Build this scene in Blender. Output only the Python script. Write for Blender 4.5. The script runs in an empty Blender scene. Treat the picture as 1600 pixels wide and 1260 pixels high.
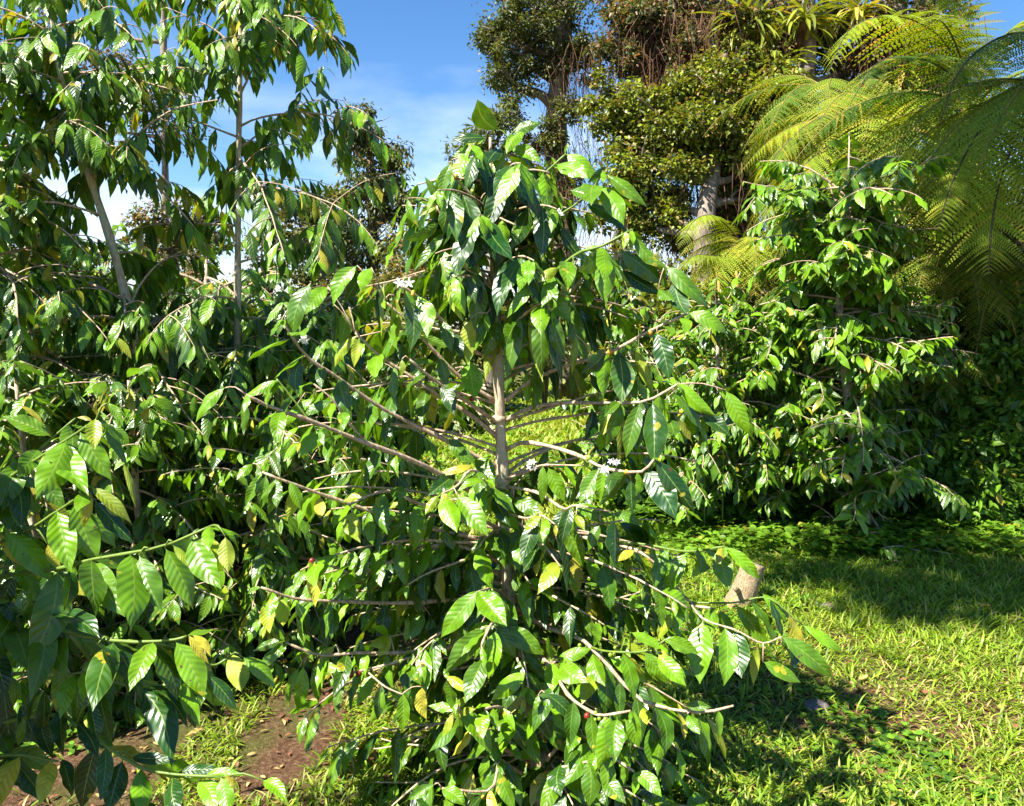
import bpy, math, random
import numpy as np
from mathutils import Vector

random.seed(7)
rng = np.random.default_rng(7)
SC = bpy.context.scene
COL = SC.collection
R = math.radians

# ------------------------------------------------------------------ camera, sky, sun, exposure
CAMH = 1.6
PITCH = R(6.36)
F = 1256.0
CO = np.array([0.0, 0.0, CAMH])
cam_d = bpy.data.cameras.new("camera")
cam_d.sensor_fit = 'HORIZONTAL'
cam_d.sensor_width = 36.0
cam_d.lens = 36.0 * F / 1600.0
cam_d.clip_start = 0.02
cam_d.clip_end = 3000
cam = bpy.data.objects.new("camera", cam_d)
COL.objects.link(cam)
cam.location = CO
cam.rotation_euler = (R(90) - PITCH, 0, 0)
SC.camera = cam

SUN = np.array([-0.60, -0.44, 0.0])
SUN /= np.linalg.norm(SUN)
ELEV = R(53)
SUN = np.array([SUN[0] * math.cos(ELEV), SUN[1] * math.cos(ELEV), math.sin(ELEV)])
world = bpy.data.worlds.new("World")
SC.world = world
world.use_nodes = True
wn = world.node_tree
wn.nodes.clear()
wl = wn.links
wo = wn.nodes.new('ShaderNodeOutputWorld')
bg = wn.nodes.new('ShaderNodeBackground')
sky = wn.nodes.new('ShaderNodeTexSky')
sky.sky_type = 'NISHITA'
sky.sun_disc = False
sky.sun_elevation = ELEV
sky.sun_rotation = math.atan2(SUN[0], SUN[1])
sky.altitude = 300
sky.air_density = 1.0
sky.dust_density = 0.3
sky.ozone_density = 2.0
tc = wn.nodes.new('ShaderNodeTexCoord')
mp = wn.nodes.new('ShaderNodeMapping')
mp.inputs['Scale'].default_value = (1.6, 1.6, 4.5)
mp.inputs['Location'].default_value = (0.35, 0.2, 0.1)
nz = wn.nodes.new('ShaderNodeTexNoise')
nz.inputs['Scale'].default_value = 2.3
nz.inputs['Detail'].default_value = 7
nz.inputs['Roughness'].default_value = 0.55
cr = wn.nodes.new('ShaderNodeValToRGB')
cr.color_ramp.elements[0].position = 0.43
cr.color_ramp.elements[0].color = (0, 0, 0, 1)
cr.color_ramp.elements[1].position = 0.72
cr.color_ramp.elements[1].color = (1, 1, 1, 1)
sx = wn.nodes.new('ShaderNodeSeparateXYZ')
mr = wn.nodes.new('ShaderNodeMapRange')
mr.inputs['From Min'].default_value = 0.34
mr.inputs['From Max'].default_value = 0.02
mul = wn.nodes.new('ShaderNodeMath')
mul.operation = 'MULTIPLY'
mx = wn.nodes.new('ShaderNodeMix')
mx.data_type = 'RGBA'
mx.inputs['B'].default_value = (8.5, 9.2, 10.5, 1)
wl.new(tc.outputs['Generated'], mp.inputs['Vector'])
wl.new(mp.outputs[0], nz.inputs['Vector'])
wl.new(nz.outputs['Fac'], cr.inputs[0])
wl.new(tc.outputs['Generated'], sx.inputs[0])
wl.new(sx.outputs['Z'], mr.inputs['Value'])
wl.new(cr.outputs[0], mul.inputs[0])
wl.new(mr.outputs[0], mul.inputs[1])
wl.new(mul.outputs[0], mx.inputs['Factor'])
hsv = wn.nodes.new('ShaderNodeHueSaturation')
hsv.inputs['Saturation'].default_value = 1.25
wl.new(sky.outputs[0], hsv.inputs['Color'])
tint = wn.nodes.new('ShaderNodeMix')
tint.data_type = 'RGBA'
tint.blend_type = 'MULTIPLY'
tint.inputs['Factor'].default_value = 1
tint.inputs['B'].default_value = (.95, 1.02, 1.12, 1)
wl.new(hsv.outputs[0], tint.inputs['A'])
wl.new(tint.outputs['Result'], mx.inputs['A'])
wl.new(mx.outputs['Result'], bg.inputs['Color'])
bg.inputs['Strength'].default_value = 0.062
wl.new(bg.outputs[0], wo.inputs['Surface'])

sl = bpy.data.lights.new("sun", 'SUN')
sl.energy = 5.0
sl.angle = R(0.53)
sl.color = (1.0, 0.95, 0.86)
so = bpy.data.objects.new("sun", sl)
COL.objects.link(so)
so.rotation_euler = Vector(SUN).to_track_quat('Z', 'Y').to_euler()
so.location = (0, 0, 20)
vs = SC.view_settings
vs.view_transform = 'Standard'
vs.look = 'None'
vs.exposure = 1.6
vs.gamma = 1
try:
    SC.cycles.max_bounces = 8
    SC.cycles.diffuse_bounces = 3
    SC.cycles.glossy_bounces = 2
    SC.cycles.transmission_bounces = 4
    SC.cycles.transparent_max_bounces = 4
    SC.cycles.use_denoising = True
except Exception:
    pass

# ------------------------------------------------------------------ helpers
def P(px, py, Y):
    "point at world distance Y ahead that the photo shows at this place"
    a = (px - 800.0) / F
    b = (630.0 - py) / F
    d = np.array([a, math.cos(PITCH) + b * math.sin(PITCH), -math.sin(PITCH) + b * math.cos(PITCH)])
    return CO + d * (Y / d[1])

def unproj(p):
    v = np.asarray(p) - CO
    f = v[..., 1] * math.cos(PITCH) - v[..., 2] * math.sin(PITCH)
    u = v[..., 1] * math.sin(PITCH) + v[..., 2] * math.cos(PITCH)
    return 800 + F * v[..., 0] / f, 630 - F * u / f

def nrm(v):
    v = np.asarray(v, float)
    return v / np.maximum(np.linalg.norm(v, axis=-1, keepdims=True), 1e-9)

def tag(o, label=None, cat=None, group=None, kind=None):
    if label: o['label'] = label
    if cat: o['category'] = cat
    if group: o['group'] = group
    if kind: o['kind'] = kind
    return o

def thing(name, label, cat, loc=(0, 0, 0), group=None):
    o = bpy.data.objects.new(name, None)
    o.empty_display_size = 0.1
    COL.objects.link(o)
    o.location = [float(x) for x in loc]
    return tag(o, label, cat, group)

class MB:
    "collects pieces and links them as one mesh object"
    def __init__(s):
        s.v = []; s.f = []; s.c = []; s.u = []; s.n = 0
    def add(s, v, f, c=None, u=None):
        v = np.asarray(v, float).reshape(-1, 3)
        f = np.asarray(f, int)
        s.v.append(v); s.f.append(f + s.n)
        s.c.append(np.zeros((len(v), 3)) + .5 if c is None else np.asarray(c, float).reshape(-1, 3))
        s.u.append(np.zeros((len(v), 2)) if u is None else np.asarray(u, float).reshape(-1, 2))
        s.n += len(v)
    def build(s, name, mat, parent=None, smooth=True):
        if not s.n: return None
        v = np.concatenate(s.v); f = np.concatenate(s.f); c = np.concatenate(s.c); u = np.concatenate(s.u)
        if parent is not None:
            q = parent; off = np.zeros(3)
            while q is not None:
                off += np.array(q.location); q = q.parent
            v = v - off
        me = bpy.data.meshes.new(name)
        me.vertices.add(len(v)); me.vertices.foreach_set('co', v.astype(np.float32).ravel())
        k = f.shape[1]
        me.loops.add(f.size); me.loops.foreach_set('vertex_index', f.astype(np.int32).ravel())
        me.polygons.add(len(f)); me.polygons.foreach_set('loop_start', np.arange(0, f.size, k, dtype=np.int32))
        me.polygons.foreach_set('use_smooth', np.full(len(f), smooth))
        at = me.attributes.new('tone', 'FLOAT_COLOR', 'POINT')
        at.data.foreach_set('color', np.concatenate([c, np.ones((len(c), 1))], 1).astype(np.float32).ravel())
        uv = me.uv_layers.new(name='UVMap')
        uv.data.foreach_set('uv', u[f.ravel()].astype(np.float32).ravel())
        me.materials.append(mat)
        me.update(calc_edges=True)
        o = bpy.data.objects.new(name, me)
        COL.objects.link(o)
        if parent is not None: o.parent = parent
        return o

def tube(mb, pts, rad, seg=7, jit=0.0, col=(.5, .5, .5), knots=0):
    pts = np.asarray(pts, float); n = len(pts)
    rad = np.interp(np.linspace(0, 1, n), np.linspace(0, 1, len(np.atleast_1d(rad))), np.atleast_1d(rad))
    if knots:
        rad = rad * (1 + 0.28 * (np.arange(n) % knots == 0))
    t = nrm(np.gradient(pts, axis=0))
    ref = np.array([0, 0, 1.0]) if abs(t[:, 2]).mean() < .8 else np.array([1.0, 0, 0])
    a = nrm(np.cross(t, ref)); b = np.cross(t, a)
    th = np.linspace(0, 2 * np.pi, seg, endpoint=False)
    r = rad[:, None] * (1 + jit * rng.normal(size=(n, seg)))
    v = pts[:, None] + r[..., None] * (np.cos(th)[None, :, None] * a[:, None] + np.sin(th)[None, :, None] * b[:, None])
    v = np.concatenate([v.reshape(-1, 3), pts[:1], pts[-1:]])
    i = np.arange(n - 1)[:, None] * seg; j = np.arange(seg)[None]; j2 = (j + 1) % seg
    f = np.stack([i + j, i + j2, i + seg + j2, i + seg + j], -1).reshape(-1, 4)
    j = np.arange(seg); j2 = (j + 1) % seg
    c0 = np.stack([np.full(seg, n * seg), j2, j, j], -1); c1 = np.stack([np.full(seg, n * seg + 1), (n - 1) * seg + j, (n - 1) * seg + j2, (n - 1) * seg + j2], -1)
    # end caps as slim quads round the centre
    m = len(v)
    caps = []
    ex = []
    for (cen, ring, fl) in ((n * seg, 0, 1), (n * seg + 1, (n - 1) * seg, 0)):
        for k in range(0, seg - seg % 2, 2):
            q = [cen, ring + k, ring + (k + 1) % seg, ring + (k + 2) % seg]
            caps.append(q[::-1] if fl else q)
    f = np.concatenate([f, np.array(caps)])
    u = np.zeros((len(v), 2))
    mb.add(v, f, np.tile(col, (len(v), 1)), u)

def spline(pts, n):
    pts = np.asarray(pts, float)
    k = len(pts)
    if k == 2:
        t = np.linspace(0, 1, n)[:, None]
        return pts[0] * (1 - t) + pts[1] * t
    e = np.concatenate([[2 * pts[0] - pts[1]], pts, [2 * pts[-1] - pts[-2]]])
    t = np.linspace(0, k - 1 - 1e-6, n); i = t.astype(int); s = (t - i)[:, None]
    p0, p1, p2, p3 = e[i], e[i + 1], e[i + 2], e[i + 3]
    return .5 * (2 * p1 + (p2 - p0) * s + (2 * p0 - 5 * p1 + 4 * p2 - p3) * s * s + (3 * p1 - p0 - 3 * p2 + p3) * s ** 3)

def leaves(mb, B, C, N, L, W, bend, fold, tone, nl=7, nw=2, quilt=0.0, wave=0.05, veins=9, tip=1.0, round_=0.75, twist=None):
    "a batch of leaf blades: base, chord direction, upper-face normal, chord length, full width, total bend, fold"
    B = np.atleast_2d(B).astype(float); n = len(B)
    C = nrm(np.atleast_2d(C)); N = np.atleast_2d(N)
    N = N - (N * C).sum(1, keepdims=True) * C
    N = nrm(N)
    one = np.ones(n)
    L = one * L; W = one * W; bend = one * bend; fold = one * fold
    bend = np.where(abs(bend) < .05, .05, bend)
    t = np.linspace(0, 1, nl + 1)[None]
    th = bend[:, None]
    La = (L * (bend / 2) / np.sin(bend / 2))[:, None]
    ph = th * (.5 - t)
    x = La * (np.sin(th / 2) - np.sin(ph)) / th
    y = La * (np.cos(ph) - np.cos(th / 2)) / th
    S = np.cross(C, N)
    side = rng.normal(0, .05, n)[:, None] * np.sin(np.pi * t) * L[:, None]
    pos = B[:, None] + x[..., None] * C[:, None] + y[..., None] * N[:, None] + side[..., None] * S[:, None]
    m = -np.sin(ph)[..., None] * C[:, None] + np.cos(ph)[..., None] * N[:, None]
    t0 = .06
    s = np.clip((t - t0) / (1 - t0), 0, 1)
    w = np.sin(np.pi * s ** .86) ** round_ * (1 - .72 * tip * s ** 7) * (1 - .1 * s)
    w = np.where(t < t0, .03, np.maximum(w, .015)) * .5 * W[:, None]
    u = np.linspace(-1, 1, nw + 1)
    au = abs(u)[None, None]
    sg = np.sign(u)[None, None]
    cf = np.cos(fold)[:, None, None]; sf = np.sin(fold)[:, None, None]
    lift = w[..., None] * au * sf
    tw = (rng.normal(0, .38, n) if twist is None else twist)[:, None] * (t - .3)
    lift = lift + w[..., None] * u[None, None] * np.sin(tw)[..., None]
    if quilt:
        fr = (veins * (s[..., None] - .16 * au + .018 * np.sin(9 * s[..., None] + rng.uniform(0, 6, (n, 1, 1))))) % 1.0
        lift = lift + quilt * W[:, None, None] * (0.5 - .5 * np.cos(2 * np.pi * fr)) * np.sin(np.pi * np.clip(au, 0, 1) ** .8) * np.sin(np.pi * s)[..., None]
    p1 = rng.uniform(0, 6.3, n)[:, None, None]; fq = rng.uniform(5, 11, n)[:, None, None]
    lift = lift + wave * W[:, None, None] * np.sin(fq * 2 * t[..., None] + p1 + 1.4 * sg) * au ** 2 * np.sin(np.pi * s)[..., None]
    v = pos[:, :, None] + (w[..., None] * u[None, None] * cf)[..., None] * S[:, None, None] + lift[..., None] * m[:, :, None]
    k = (nl + 1) * (nw + 1)
    i = np.arange(nl)[:, None] * (nw + 1); j = np.arange(nw)[None]
    q = np.stack([i + j, i + j + 1, i + nw + 2 + j, i + nw + 1 + j], -1).reshape(-1, 4)
    f = (q[None] + (np.arange(n) * k)[:, None, None]).reshape(-1, 4)
    tone = np.broadcast_to(np.atleast_2d(tone), (n, 3))
    c = np.repeat(tone, k, 0)
    uu = np.stack([np.broadcast_to((u[None] + 1) / 2, (nl + 1, nw + 1)), np.broadcast_to(t[0][:, None], (nl + 1, nw + 1))], -1)
    mb.add(v, f, c, np.tile(uu.reshape(-1, 2), (n, 1)))

# ------------------------------------------------------------------ materials
def newmat(name):
    m = bpy.data.materials.new(name); m.use_nodes = True
    nt = m.node_tree; nt.nodes.clear()
    return m, nt, nt.nodes, nt.links

def mixc(N, Lk, fac, a, b, mode='MIX'):
    x = N.new('ShaderNodeMix'); x.data_type = 'RGBA'; x.blend_type = mode
    for s, v in (('Factor', fac), ('A', a), ('B', b)):
        if hasattr(v, 'links') or hasattr(v, 'is_output'): Lk.new(v, x.inputs[s])
        elif s == 'Factor': x.inputs[s].default_value = v
        else: x.inputs[s].default_value = (*v, 1)
    return x.outputs['Result']

def mth(N, Lk, op, a, b=None, c=None):
    x = N.new('ShaderNodeMath'); x.operation = op
    for k, v in enumerate((a, b, c)):
        if v is None: continue
        if hasattr(v, 'is_output'): Lk.new(v, x.inputs[k])
        else: x.inputs[k].default_value = v
    return x.outputs[0]

def leafmat(name, young, old, yellow, vein=None, rough=.33, trans=.35, spec=.5, tcol=None, bumps=0.0, under=1.35, laterals=9):
    "tone attribute: r = age, g = yellowing, b = chance"
    m, nt, N, Lk = newmat(name)
    at = N.new('ShaderNodeAttribute'); at.attribute_name = 'tone'
    sp = N.new('ShaderNodeSeparateColor'); Lk.new(at.outputs['Color'], sp.inputs[0])
    c = mixc(N, Lk, sp.outputs[0], young, old)
    g0 = N.new('ShaderNodeNewGeometry'); ny = N.new('ShaderNodeTexNoise'); ny.inputs['Scale'].default_value = 26; ny.inputs['Detail'].default_value = 3
    Lk.new(g0.outputs['Position'], ny.inputs['Vector'])
    yf = N.new('ShaderNodeMapRange'); Lk.new(mth(N, Lk, 'MULTIPLY', sp.outputs[1], mth(N, Lk, 'MULTIPLY_ADD', ny.outputs['Fac'], 2.2, .1)), yf.inputs['Value'])
    c = mixc(N, Lk, yf.outputs[0], c, yellow)
    var = mth(N, Lk, 'MULTIPLY_ADD', sp.outputs[2], .7, .65)
    hs = N.new('ShaderNodeHueSaturation'); Lk.new(var, hs.inputs['Value']); Lk.new(c, hs.inputs['Color'])
    c = hs.outputs[0]
    geo = N.new('ShaderNodeNewGeometry')
    nz = N.new('ShaderNodeTexNoise'); nz.inputs['Scale'].default_value = 38; nz.inputs['Detail'].default_value = 3
    Lk.new(geo.outputs['Position'], nz.inputs['Vector'])
    blot = mth(N, Lk, 'MULTIPLY_ADD', nz.outputs['Fac'], .8, .6)
    h2 = N.new('ShaderNodeHueSaturation'); Lk.new(blot, h2.inputs['Value']); Lk.new(c, h2.inputs['Color'])
    c = h2.outputs[0]
    hgt = None
    if vein:
        uv = N.new('ShaderNodeUVMap'); sv = N.new('ShaderNodeSeparateXYZ'); Lk.new(uv.outputs[0], sv.inputs[0])
        au = mth(N, Lk, 'ABSOLUTE', mth(N, Lk, 'SUBTRACT', sv.outputs[0], .5))
        mid = mth(N, Lk, 'LESS_THAN', au, .022)
        fr = mth(N, Lk, 'FRACT', mth(N, Lk, 'MULTIPLY', mth(N, Lk, 'SUBTRACT', sv.outputs[1], mth(N, Lk, 'MULTIPLY', au, .32)), laterals + .6))
        dd = mth(N, Lk, 'ABSOLUTE', mth(N, Lk, 'SUBTRACT', fr, .5))
        lat = mth(N, Lk, 'SMOOTHSTEP' if False else 'GREATER_THAN', dd, .455)
        edge = mth(N, Lk, 'GREATER_THAN', au, .475)
        vv = mth(N, Lk, 'MAXIMUM', mth(N, Lk, 'MULTIPLY', mid, .65), mth(N, Lk, 'MAXIMUM', mth(N, Lk, 'MULTIPLY', lat, .10), mth(N, Lk, 'MULTIPLY', edge, .35)))
        c = mixc(N, Lk, vv, c, vein)
        # pale specks and rust blotches of old leaves
        vo = N.new('ShaderNodeTexNoise'); vo.inputs['Scale'].default_value = 17; vo.inputs['Detail'].default_value = 2
        Lk.new(geo.outputs['Position'], vo.inputs['Vector'])
        sp1 = mth(N, Lk, 'GREATER_THAN', vo.outputs['Fac'], .70)
        c = mixc(N, Lk, mth(N, Lk, 'MULTIPLY', sp1, .75), c, yellow)
        nb_ = N.new('ShaderNodeTexNoise'); nb_.inputs['Scale'].default_value = 75; nb_.inputs['Detail'].default_value = 1
        Lk.new(geo.outputs['Position'], nb_.inputs['Vector'])
        br = mth(N, Lk, 'GREATER_THAN', mth(N, Lk, 'ADD', nb_.outputs['Fac'], mth(N, Lk, 'MULTIPLY', au, .16)), .79)
        c = mixc(N, Lk, mth(N, Lk, 'MULTIPLY', br, .9), c, (.10, .045, .02))
        hgt = mth(N, Lk, 'ADD', mth(N, Lk, 'MULTIPLY', mid, -1.0), mth(N, Lk, 'MULTIPLY', dd, -2.0))
    if tcol is None: tcol = (1.5, 1.35, .5)
    bk = mixc(N, Lk, 1.0, c, (under, under * .98, under * 1.1), 'MULTIPLY')
    cs = mixc(N, Lk, geo.outputs['Backfacing'], c, bk)
    pb = N.new('ShaderNodeBsdfPrincipled'); Lk.new(cs, pb.inputs['Base Color'])
    rr = mth(N, Lk, 'MULTIPLY_ADD', geo.outputs['Backfacing'], .25, rough)
    rr = mth(N, Lk, 'MULTIPLY_ADD', nz.outputs['Fac'], .18, mth(N, Lk, 'SUBTRACT', rr, .09))
    Lk.new(rr, pb.inputs['Roughness'])
    pb.inputs['Specular IOR Level'].default_value = spec
    tr = N.new('ShaderNodeBsdfTranslucent')
    Lk.new(mixc(N, Lk, 1.0, c, tcol, 'MULTIPLY'), tr.inputs['Color'])
    if bumps and hgt is not None:
        b = N.new('ShaderNodeBump'); b.inputs['Strength'].default_value = bumps; b.inputs['Distance'].default_value = .004
        Lk.new(hgt, b.inputs['Height']); Lk.new(b.outputs[0], pb.inputs['Normal'])
    ms = N.new('ShaderNodeMixShader'); ms.inputs[0].default_value = trans
    Lk.new(pb.outputs[0], ms.inputs[1]); Lk.new(tr.outputs[0], ms.inputs[2])
    o = N.new('ShaderNodeOutputMaterial'); Lk.new(ms.outputs[0], o.inputs['Surface'])
    return m

def barkmat(name, a, b, scale=22, stretch=.25, rough=.85, bump=.6, moss=None):
    m, nt, N, Lk = newmat(name)
    tcn = N.new('ShaderNodeTexCoord'); mpn = N.new('ShaderNodeMapping'); mpn.inputs['Scale'].default_value = (1, 1, stretch)
    Lk.new(tcn.outputs['Object'], mpn.inputs['Vector'])
    n1 = N.new('ShaderNodeTexNoise'); n1.inputs['Scale'].default_value = scale; n1.inputs['Detail'].default_value = 6; n1.inputs['Roughness'].default_value = .65
    Lk.new(mpn.outputs[0], n1.inputs['Vector'])
    rp = N.new('ShaderNodeValToRGB'); rp.color_ramp.elements[0].position = .35; rp.color_ramp.elements[1].position = .65
    rp.color_ramp.elements[0].color = (*a, 1); rp.color_ramp.elements[1].color = (*b, 1)
    Lk.new(n1.outputs['Fac'], rp.inputs[0])
    c = rp.outputs[0]
    if moss:
        n2 = N.new('ShaderNodeTexNoise'); n2.inputs['Scale'].default_value = scale * .3; n2.inputs['Detail'].default_value = 4
        Lk.new(tcn.outputs['Object'], n2.inputs['Vector'])
        c = mixc(N, Lk, mth(N, Lk, 'GREATER_THAN', n2.outputs['Fac'], .56), c, moss)
    pb = N.new('ShaderNodeBsdfPrincipled'); Lk.new(c, pb.inputs['Base Color']); pb.inputs['Roughness'].default_value = rough
    pb.inputs['Specular IOR Level'].default_value = .25
    bp = N.new('ShaderNodeBump'); bp.inputs['Strength'].default_value = bump; bp.inputs['Distance'].default_value = .01
    Lk.new(n1.outputs['Fac'], bp.inputs['Height']); Lk.new(bp.outputs[0], pb.inputs['Normal'])
    o = N.new('ShaderNodeOutputMaterial'); Lk.new(pb.outputs[0], o.inputs['Surface'])
    return m

def plainmat(name, col, rough=.5, spec=.5, trans=0.0):
    m, nt, N, Lk = newmat(name)
    geo = N.new('ShaderNodeNewGeometry')
    n1 = N.new('ShaderNodeTexNoise'); n1.inputs['Scale'].default_value = 60; Lk.new(geo.outputs['Position'], n1.inputs['Vector'])
    h = N.new('ShaderNodeHueSaturation'); h.inputs['Color'].default_value = (*col, 1)
    Lk.new(mth(N, Lk, 'MULTIPLY_ADD', n1.outputs['Fac'], .7, .65), h.inputs['Value'])
    pb = N.new('ShaderNodeBsdfPrincipled'); Lk.new(h.outputs[0], pb.inputs['Base Color'])
    pb.inputs['Roughness'].default_value = rough; pb.inputs['Specular IOR Level'].default_value = spec
    o = N.new('ShaderNodeOutputMaterial')
    if trans:
        tr = N.new('ShaderNodeBsdfTranslucent'); Lk.new(h.outputs[0], tr.inputs['Color'])
        ms = N.new('ShaderNodeMixShader'); ms.inputs[0].default_value = trans
        Lk.new(pb.outputs[0], ms.inputs[1]); Lk.new(tr.outputs[0], ms.inputs[2]); Lk.new(ms.outputs[0], o.inputs['Surface'])
    else: Lk.new(pb.outputs[0], o.inputs['Surface'])
    return m

M = {}
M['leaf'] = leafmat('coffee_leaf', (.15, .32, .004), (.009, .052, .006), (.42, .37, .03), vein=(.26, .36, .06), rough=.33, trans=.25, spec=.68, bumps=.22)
M['leaf_mid'] = leafmat('coffee_leaf_row', (.145, .30, .005), (.009, .048, .006), (.42, .37, .03), vein=(.2, .3, .05), rough=.31, trans=.27, spec=.65, bumps=.35)
M['small'] = leafmat('forest_leaf', (.17, .20, .035), (.028, .042, .016), (.28, .15, .065), rough=.45, trans=.3, spec=.4)
M['vine'] = leafmat('vine_leaf', (.24, .29, .022), (.03, .055, .010), (.30, .20, .07), rough=.4, trans=.3, spec=.45)
M['fern'] = leafmat('fern_frond', (.22, .30, .016), (.022, .08, .008), (.36, .27, .03), rough=.5, trans=.42, spec=.3)
M['deadfern'] = leafmat('dead_frond', (.30, .17, .09), (.16, .09, .05), (.3, .2, .1), rough=.8, trans=.25, spec=.1)
M['strap'] = leafmat('strap_leaf', (.30, .34, .03), (.07, .12, .015), (.45, .34, .06), rough=.35, trans=.3, spec=.5)
M['weed'] = leafmat('weed_leaf', (.17, .33, .02), (.03, .09, .012), (.4, .32, .04), rough=.45, trans=.35, spec=.4)
M['grass'] = leafmat('grass_blade', (.30, .42, .03), (.09, .19, .015), (.48, .38, .14), rough=.45, trans=.4, spec=.35)
M['bark'] = barkmat('coffee_bark', (.30, .22, .14), (.68, .57, .40), scale=60, moss=(.42, .41, .27))
M['twig'] = barkmat('coffee_twig', (.30, .20, .12), (.62, .48, .33), scale=90)
M['green_twig'] = plainmat('green_twig', (.13, .20, .025), .5)
M['tree_bark'] = barkmat('forest_bark', (.09, .065, .05), (.33, .27, .21), scale=7, stretch=.3)
M['dark_bark'] = barkmat('dark_bark', (.03, .022, .015), (.12, .09, .06), scale=9, stretch=.3)
M['roots'] = barkmat('aerial_root', (.035, .02, .012), (.19, .095, .045), scale=12)
M['stalk'] = barkmat('fern_stalk', (.30, .13, .03), (.55, .33, .07), scale=14)
M['rachis'] = barkmat('frond_rachis', (.10, .09, .02), (.26, .20, .05), scale=14)
M['fernbark'] = barkmat('fern_trunk', (.05, .025, .012), (.15, .08, .04), scale=30, stretch=1)
M['berry_red'] = plainmat('red_cherry', (.25, .022, .018), .35)
M['berry_green'] = plainmat('green_cherry', (.22, .33, .03), .3)
M['berry_gold'] = plainmat('yellow_cherry', (.6, .33, .03), .3)
M['petal'] = plainmat('coffee_petal', (.82, .80, .76), .6, .3, .3)
M['dead'] = leafmat('fallen_leaf', (.24, .10, .05), (.12, .05, .03), (.5, .35, .12), rough=.6, trans=.12, spec=.3)
M['wood'] = barkmat('cut_wood', (.17, .11, .06), (.46, .36, .22), scale=110, stretch=.6, bump=1.0, moss=(.30, .22, .12))
M['rock'] = barkmat('stone', (.07, .06, .055), (.20, .17, .15), scale=35, stretch=1)
# ------------------------------------------------------------------ terrain
def sstep(a, b, x):
    t = np.clip((x - a) / (b - a), 0, 1)
    return t * t * (3 - 2 * t)

def gz(x, y):
    x = np.asarray(x, float); y = np.asarray(y, float)
    d = np.minimum(y - 5.75 - .12 * np.sin(x * 2.1), (x - .9 - .15 * np.sin(y)) * .8)
    h = 1.85 * sstep(0, 1.7, d) + .5 * sstep(1.5, 5, d)
    h = h + .03 * np.sin(x * 1.7 + .4) * np.sin(y * 1.3) + .012 * np.sin(x * 5.1) * np.sin(y * 6.3 + 1)
    h = h - .02 * np.maximum(y - 19, 0) * (1 - sstep(.5, 4, x))
    far = np.hypot(x, y)
    return h - .004 * np.maximum(far - 40, 0)

def ground():
    n = 260
    s = np.linspace(-1, 1, n)
    gx = np.sinh(s * 6.2) * 3.0
    s2 = np.linspace(-.75, 1, n)
    gy = 4 + np.sinh(s2 * 6.2) * 3.0
    X, Y = np.meshgrid(gx, gy, indexing='ij')
    Z = gz(X, Y)
    v = np.stack([X, Y, Z], -1).reshape(-1, 3)
    i = np.arange(n - 1)[:, None] * n; j = np.arange(n - 1)[None]
    f = np.stack([i + j, i + n + j, i + n + j + 1, i + j + 1], -1).reshape(-1, 4)
    m, nt, N, Lk = newmat('soil')
    geo = N.new('ShaderNodeNewGeometry')
    n1 = N.new('ShaderNodeTexNoise'); n1.inputs['Scale'].default_value = 2.2; n1.inputs['Detail'].default_value = 8; n1.inputs['Roughness'].default_value = .6
    n2 = N.new('ShaderNodeTexNoise'); n2.inputs['Scale'].default_value = 55; n2.inputs['Detail'].default_value = 8; n2.inputs['Roughness'].default_value = .75
    for q in (n1, n2): Lk.new(geo.outputs['Position'], q.inputs['Vector'])
    r2 = N.new('ShaderNodeValToRGB')
    e = r2.color_ramp.elements
    e[0].position = .3; e[0].color = (.05, .028, .015, 1); e[1].position = .72; e[1].color = (.44, .30, .17, 1)
    k = e.new(.5); k.color = (.19, .10, .055, 1)
    Lk.new(n2.outputs['Fac'], r2.inputs[0])
    sx = N.new('ShaderNodeSeparateXYZ'); Lk.new(geo.outputs['Position'], sx.inputs[0])
    fy = N.new('ShaderNodeMapRange'); Lk.new(sx.outputs['Y'], fy.inputs['Value']); fy.inputs['From Min'].default_value = 4.5; fy.inputs['From Max'].default_value = 9
    r1 = N.new('ShaderNodeValToRGB'); r1.color_ramp.elements[0].position = .47; r1.color_ramp.elements[1].position = .6
    Lk.new(n1.outputs['Fac'], r1.inputs[0])
    g = mixc(N, Lk, n2.outputs['Fac'], (.03, .06, .010), (.20, .24, .05))
    fac = mth(N, Lk, 'MAXIMUM', mth(N, Lk, 'MULTIPLY', r1.outputs[0], .7), mth(N, Lk, 'MULTIPLY', fy.outputs[0], .85))
    c = mixc(N, Lk, fac, r2.outputs[0], g)
    pb = N.new('ShaderNodeBsdfPrincipled'); Lk.new(c, pb.inputs['Base Color']); pb.inputs['Roughness'].default_value = .95
    pb.inputs['Specular IOR Level'].default_value = .1
    bp = N.new('ShaderNodeBump'); bp.inputs['Strength'].default_value = .9; bp.inputs['Distance'].default_value = .06
    Lk.new(n2.outputs['Fac'], bp.inputs['Height']); Lk.new(bp.outputs[0], pb.inputs['Normal'])
    o = N.new('ShaderNodeOutputMaterial'); Lk.new(pb.outputs[0], o.inputs['Surface'])
    mb = MB(); mb.add(v, f)
    tag(mb.build('ground', m), kind='structure')
ground()

# ------------------------------------------------------------------ coffee plants
UP = np.array([0, 0, 1.0])
def toneset(n, age=(.3, .9), yel=.05, edge=None):
    t = np.zeros((n, 3))
    t[:, 0] = rng.uniform(*age, n)
    t[:, 1] = np.where(rng.uniform(size=n) < yel, rng.uniform(.35, 1, n), 0)
    t[:, 2] = rng.uniform(0, 1, n)
    return t

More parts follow.
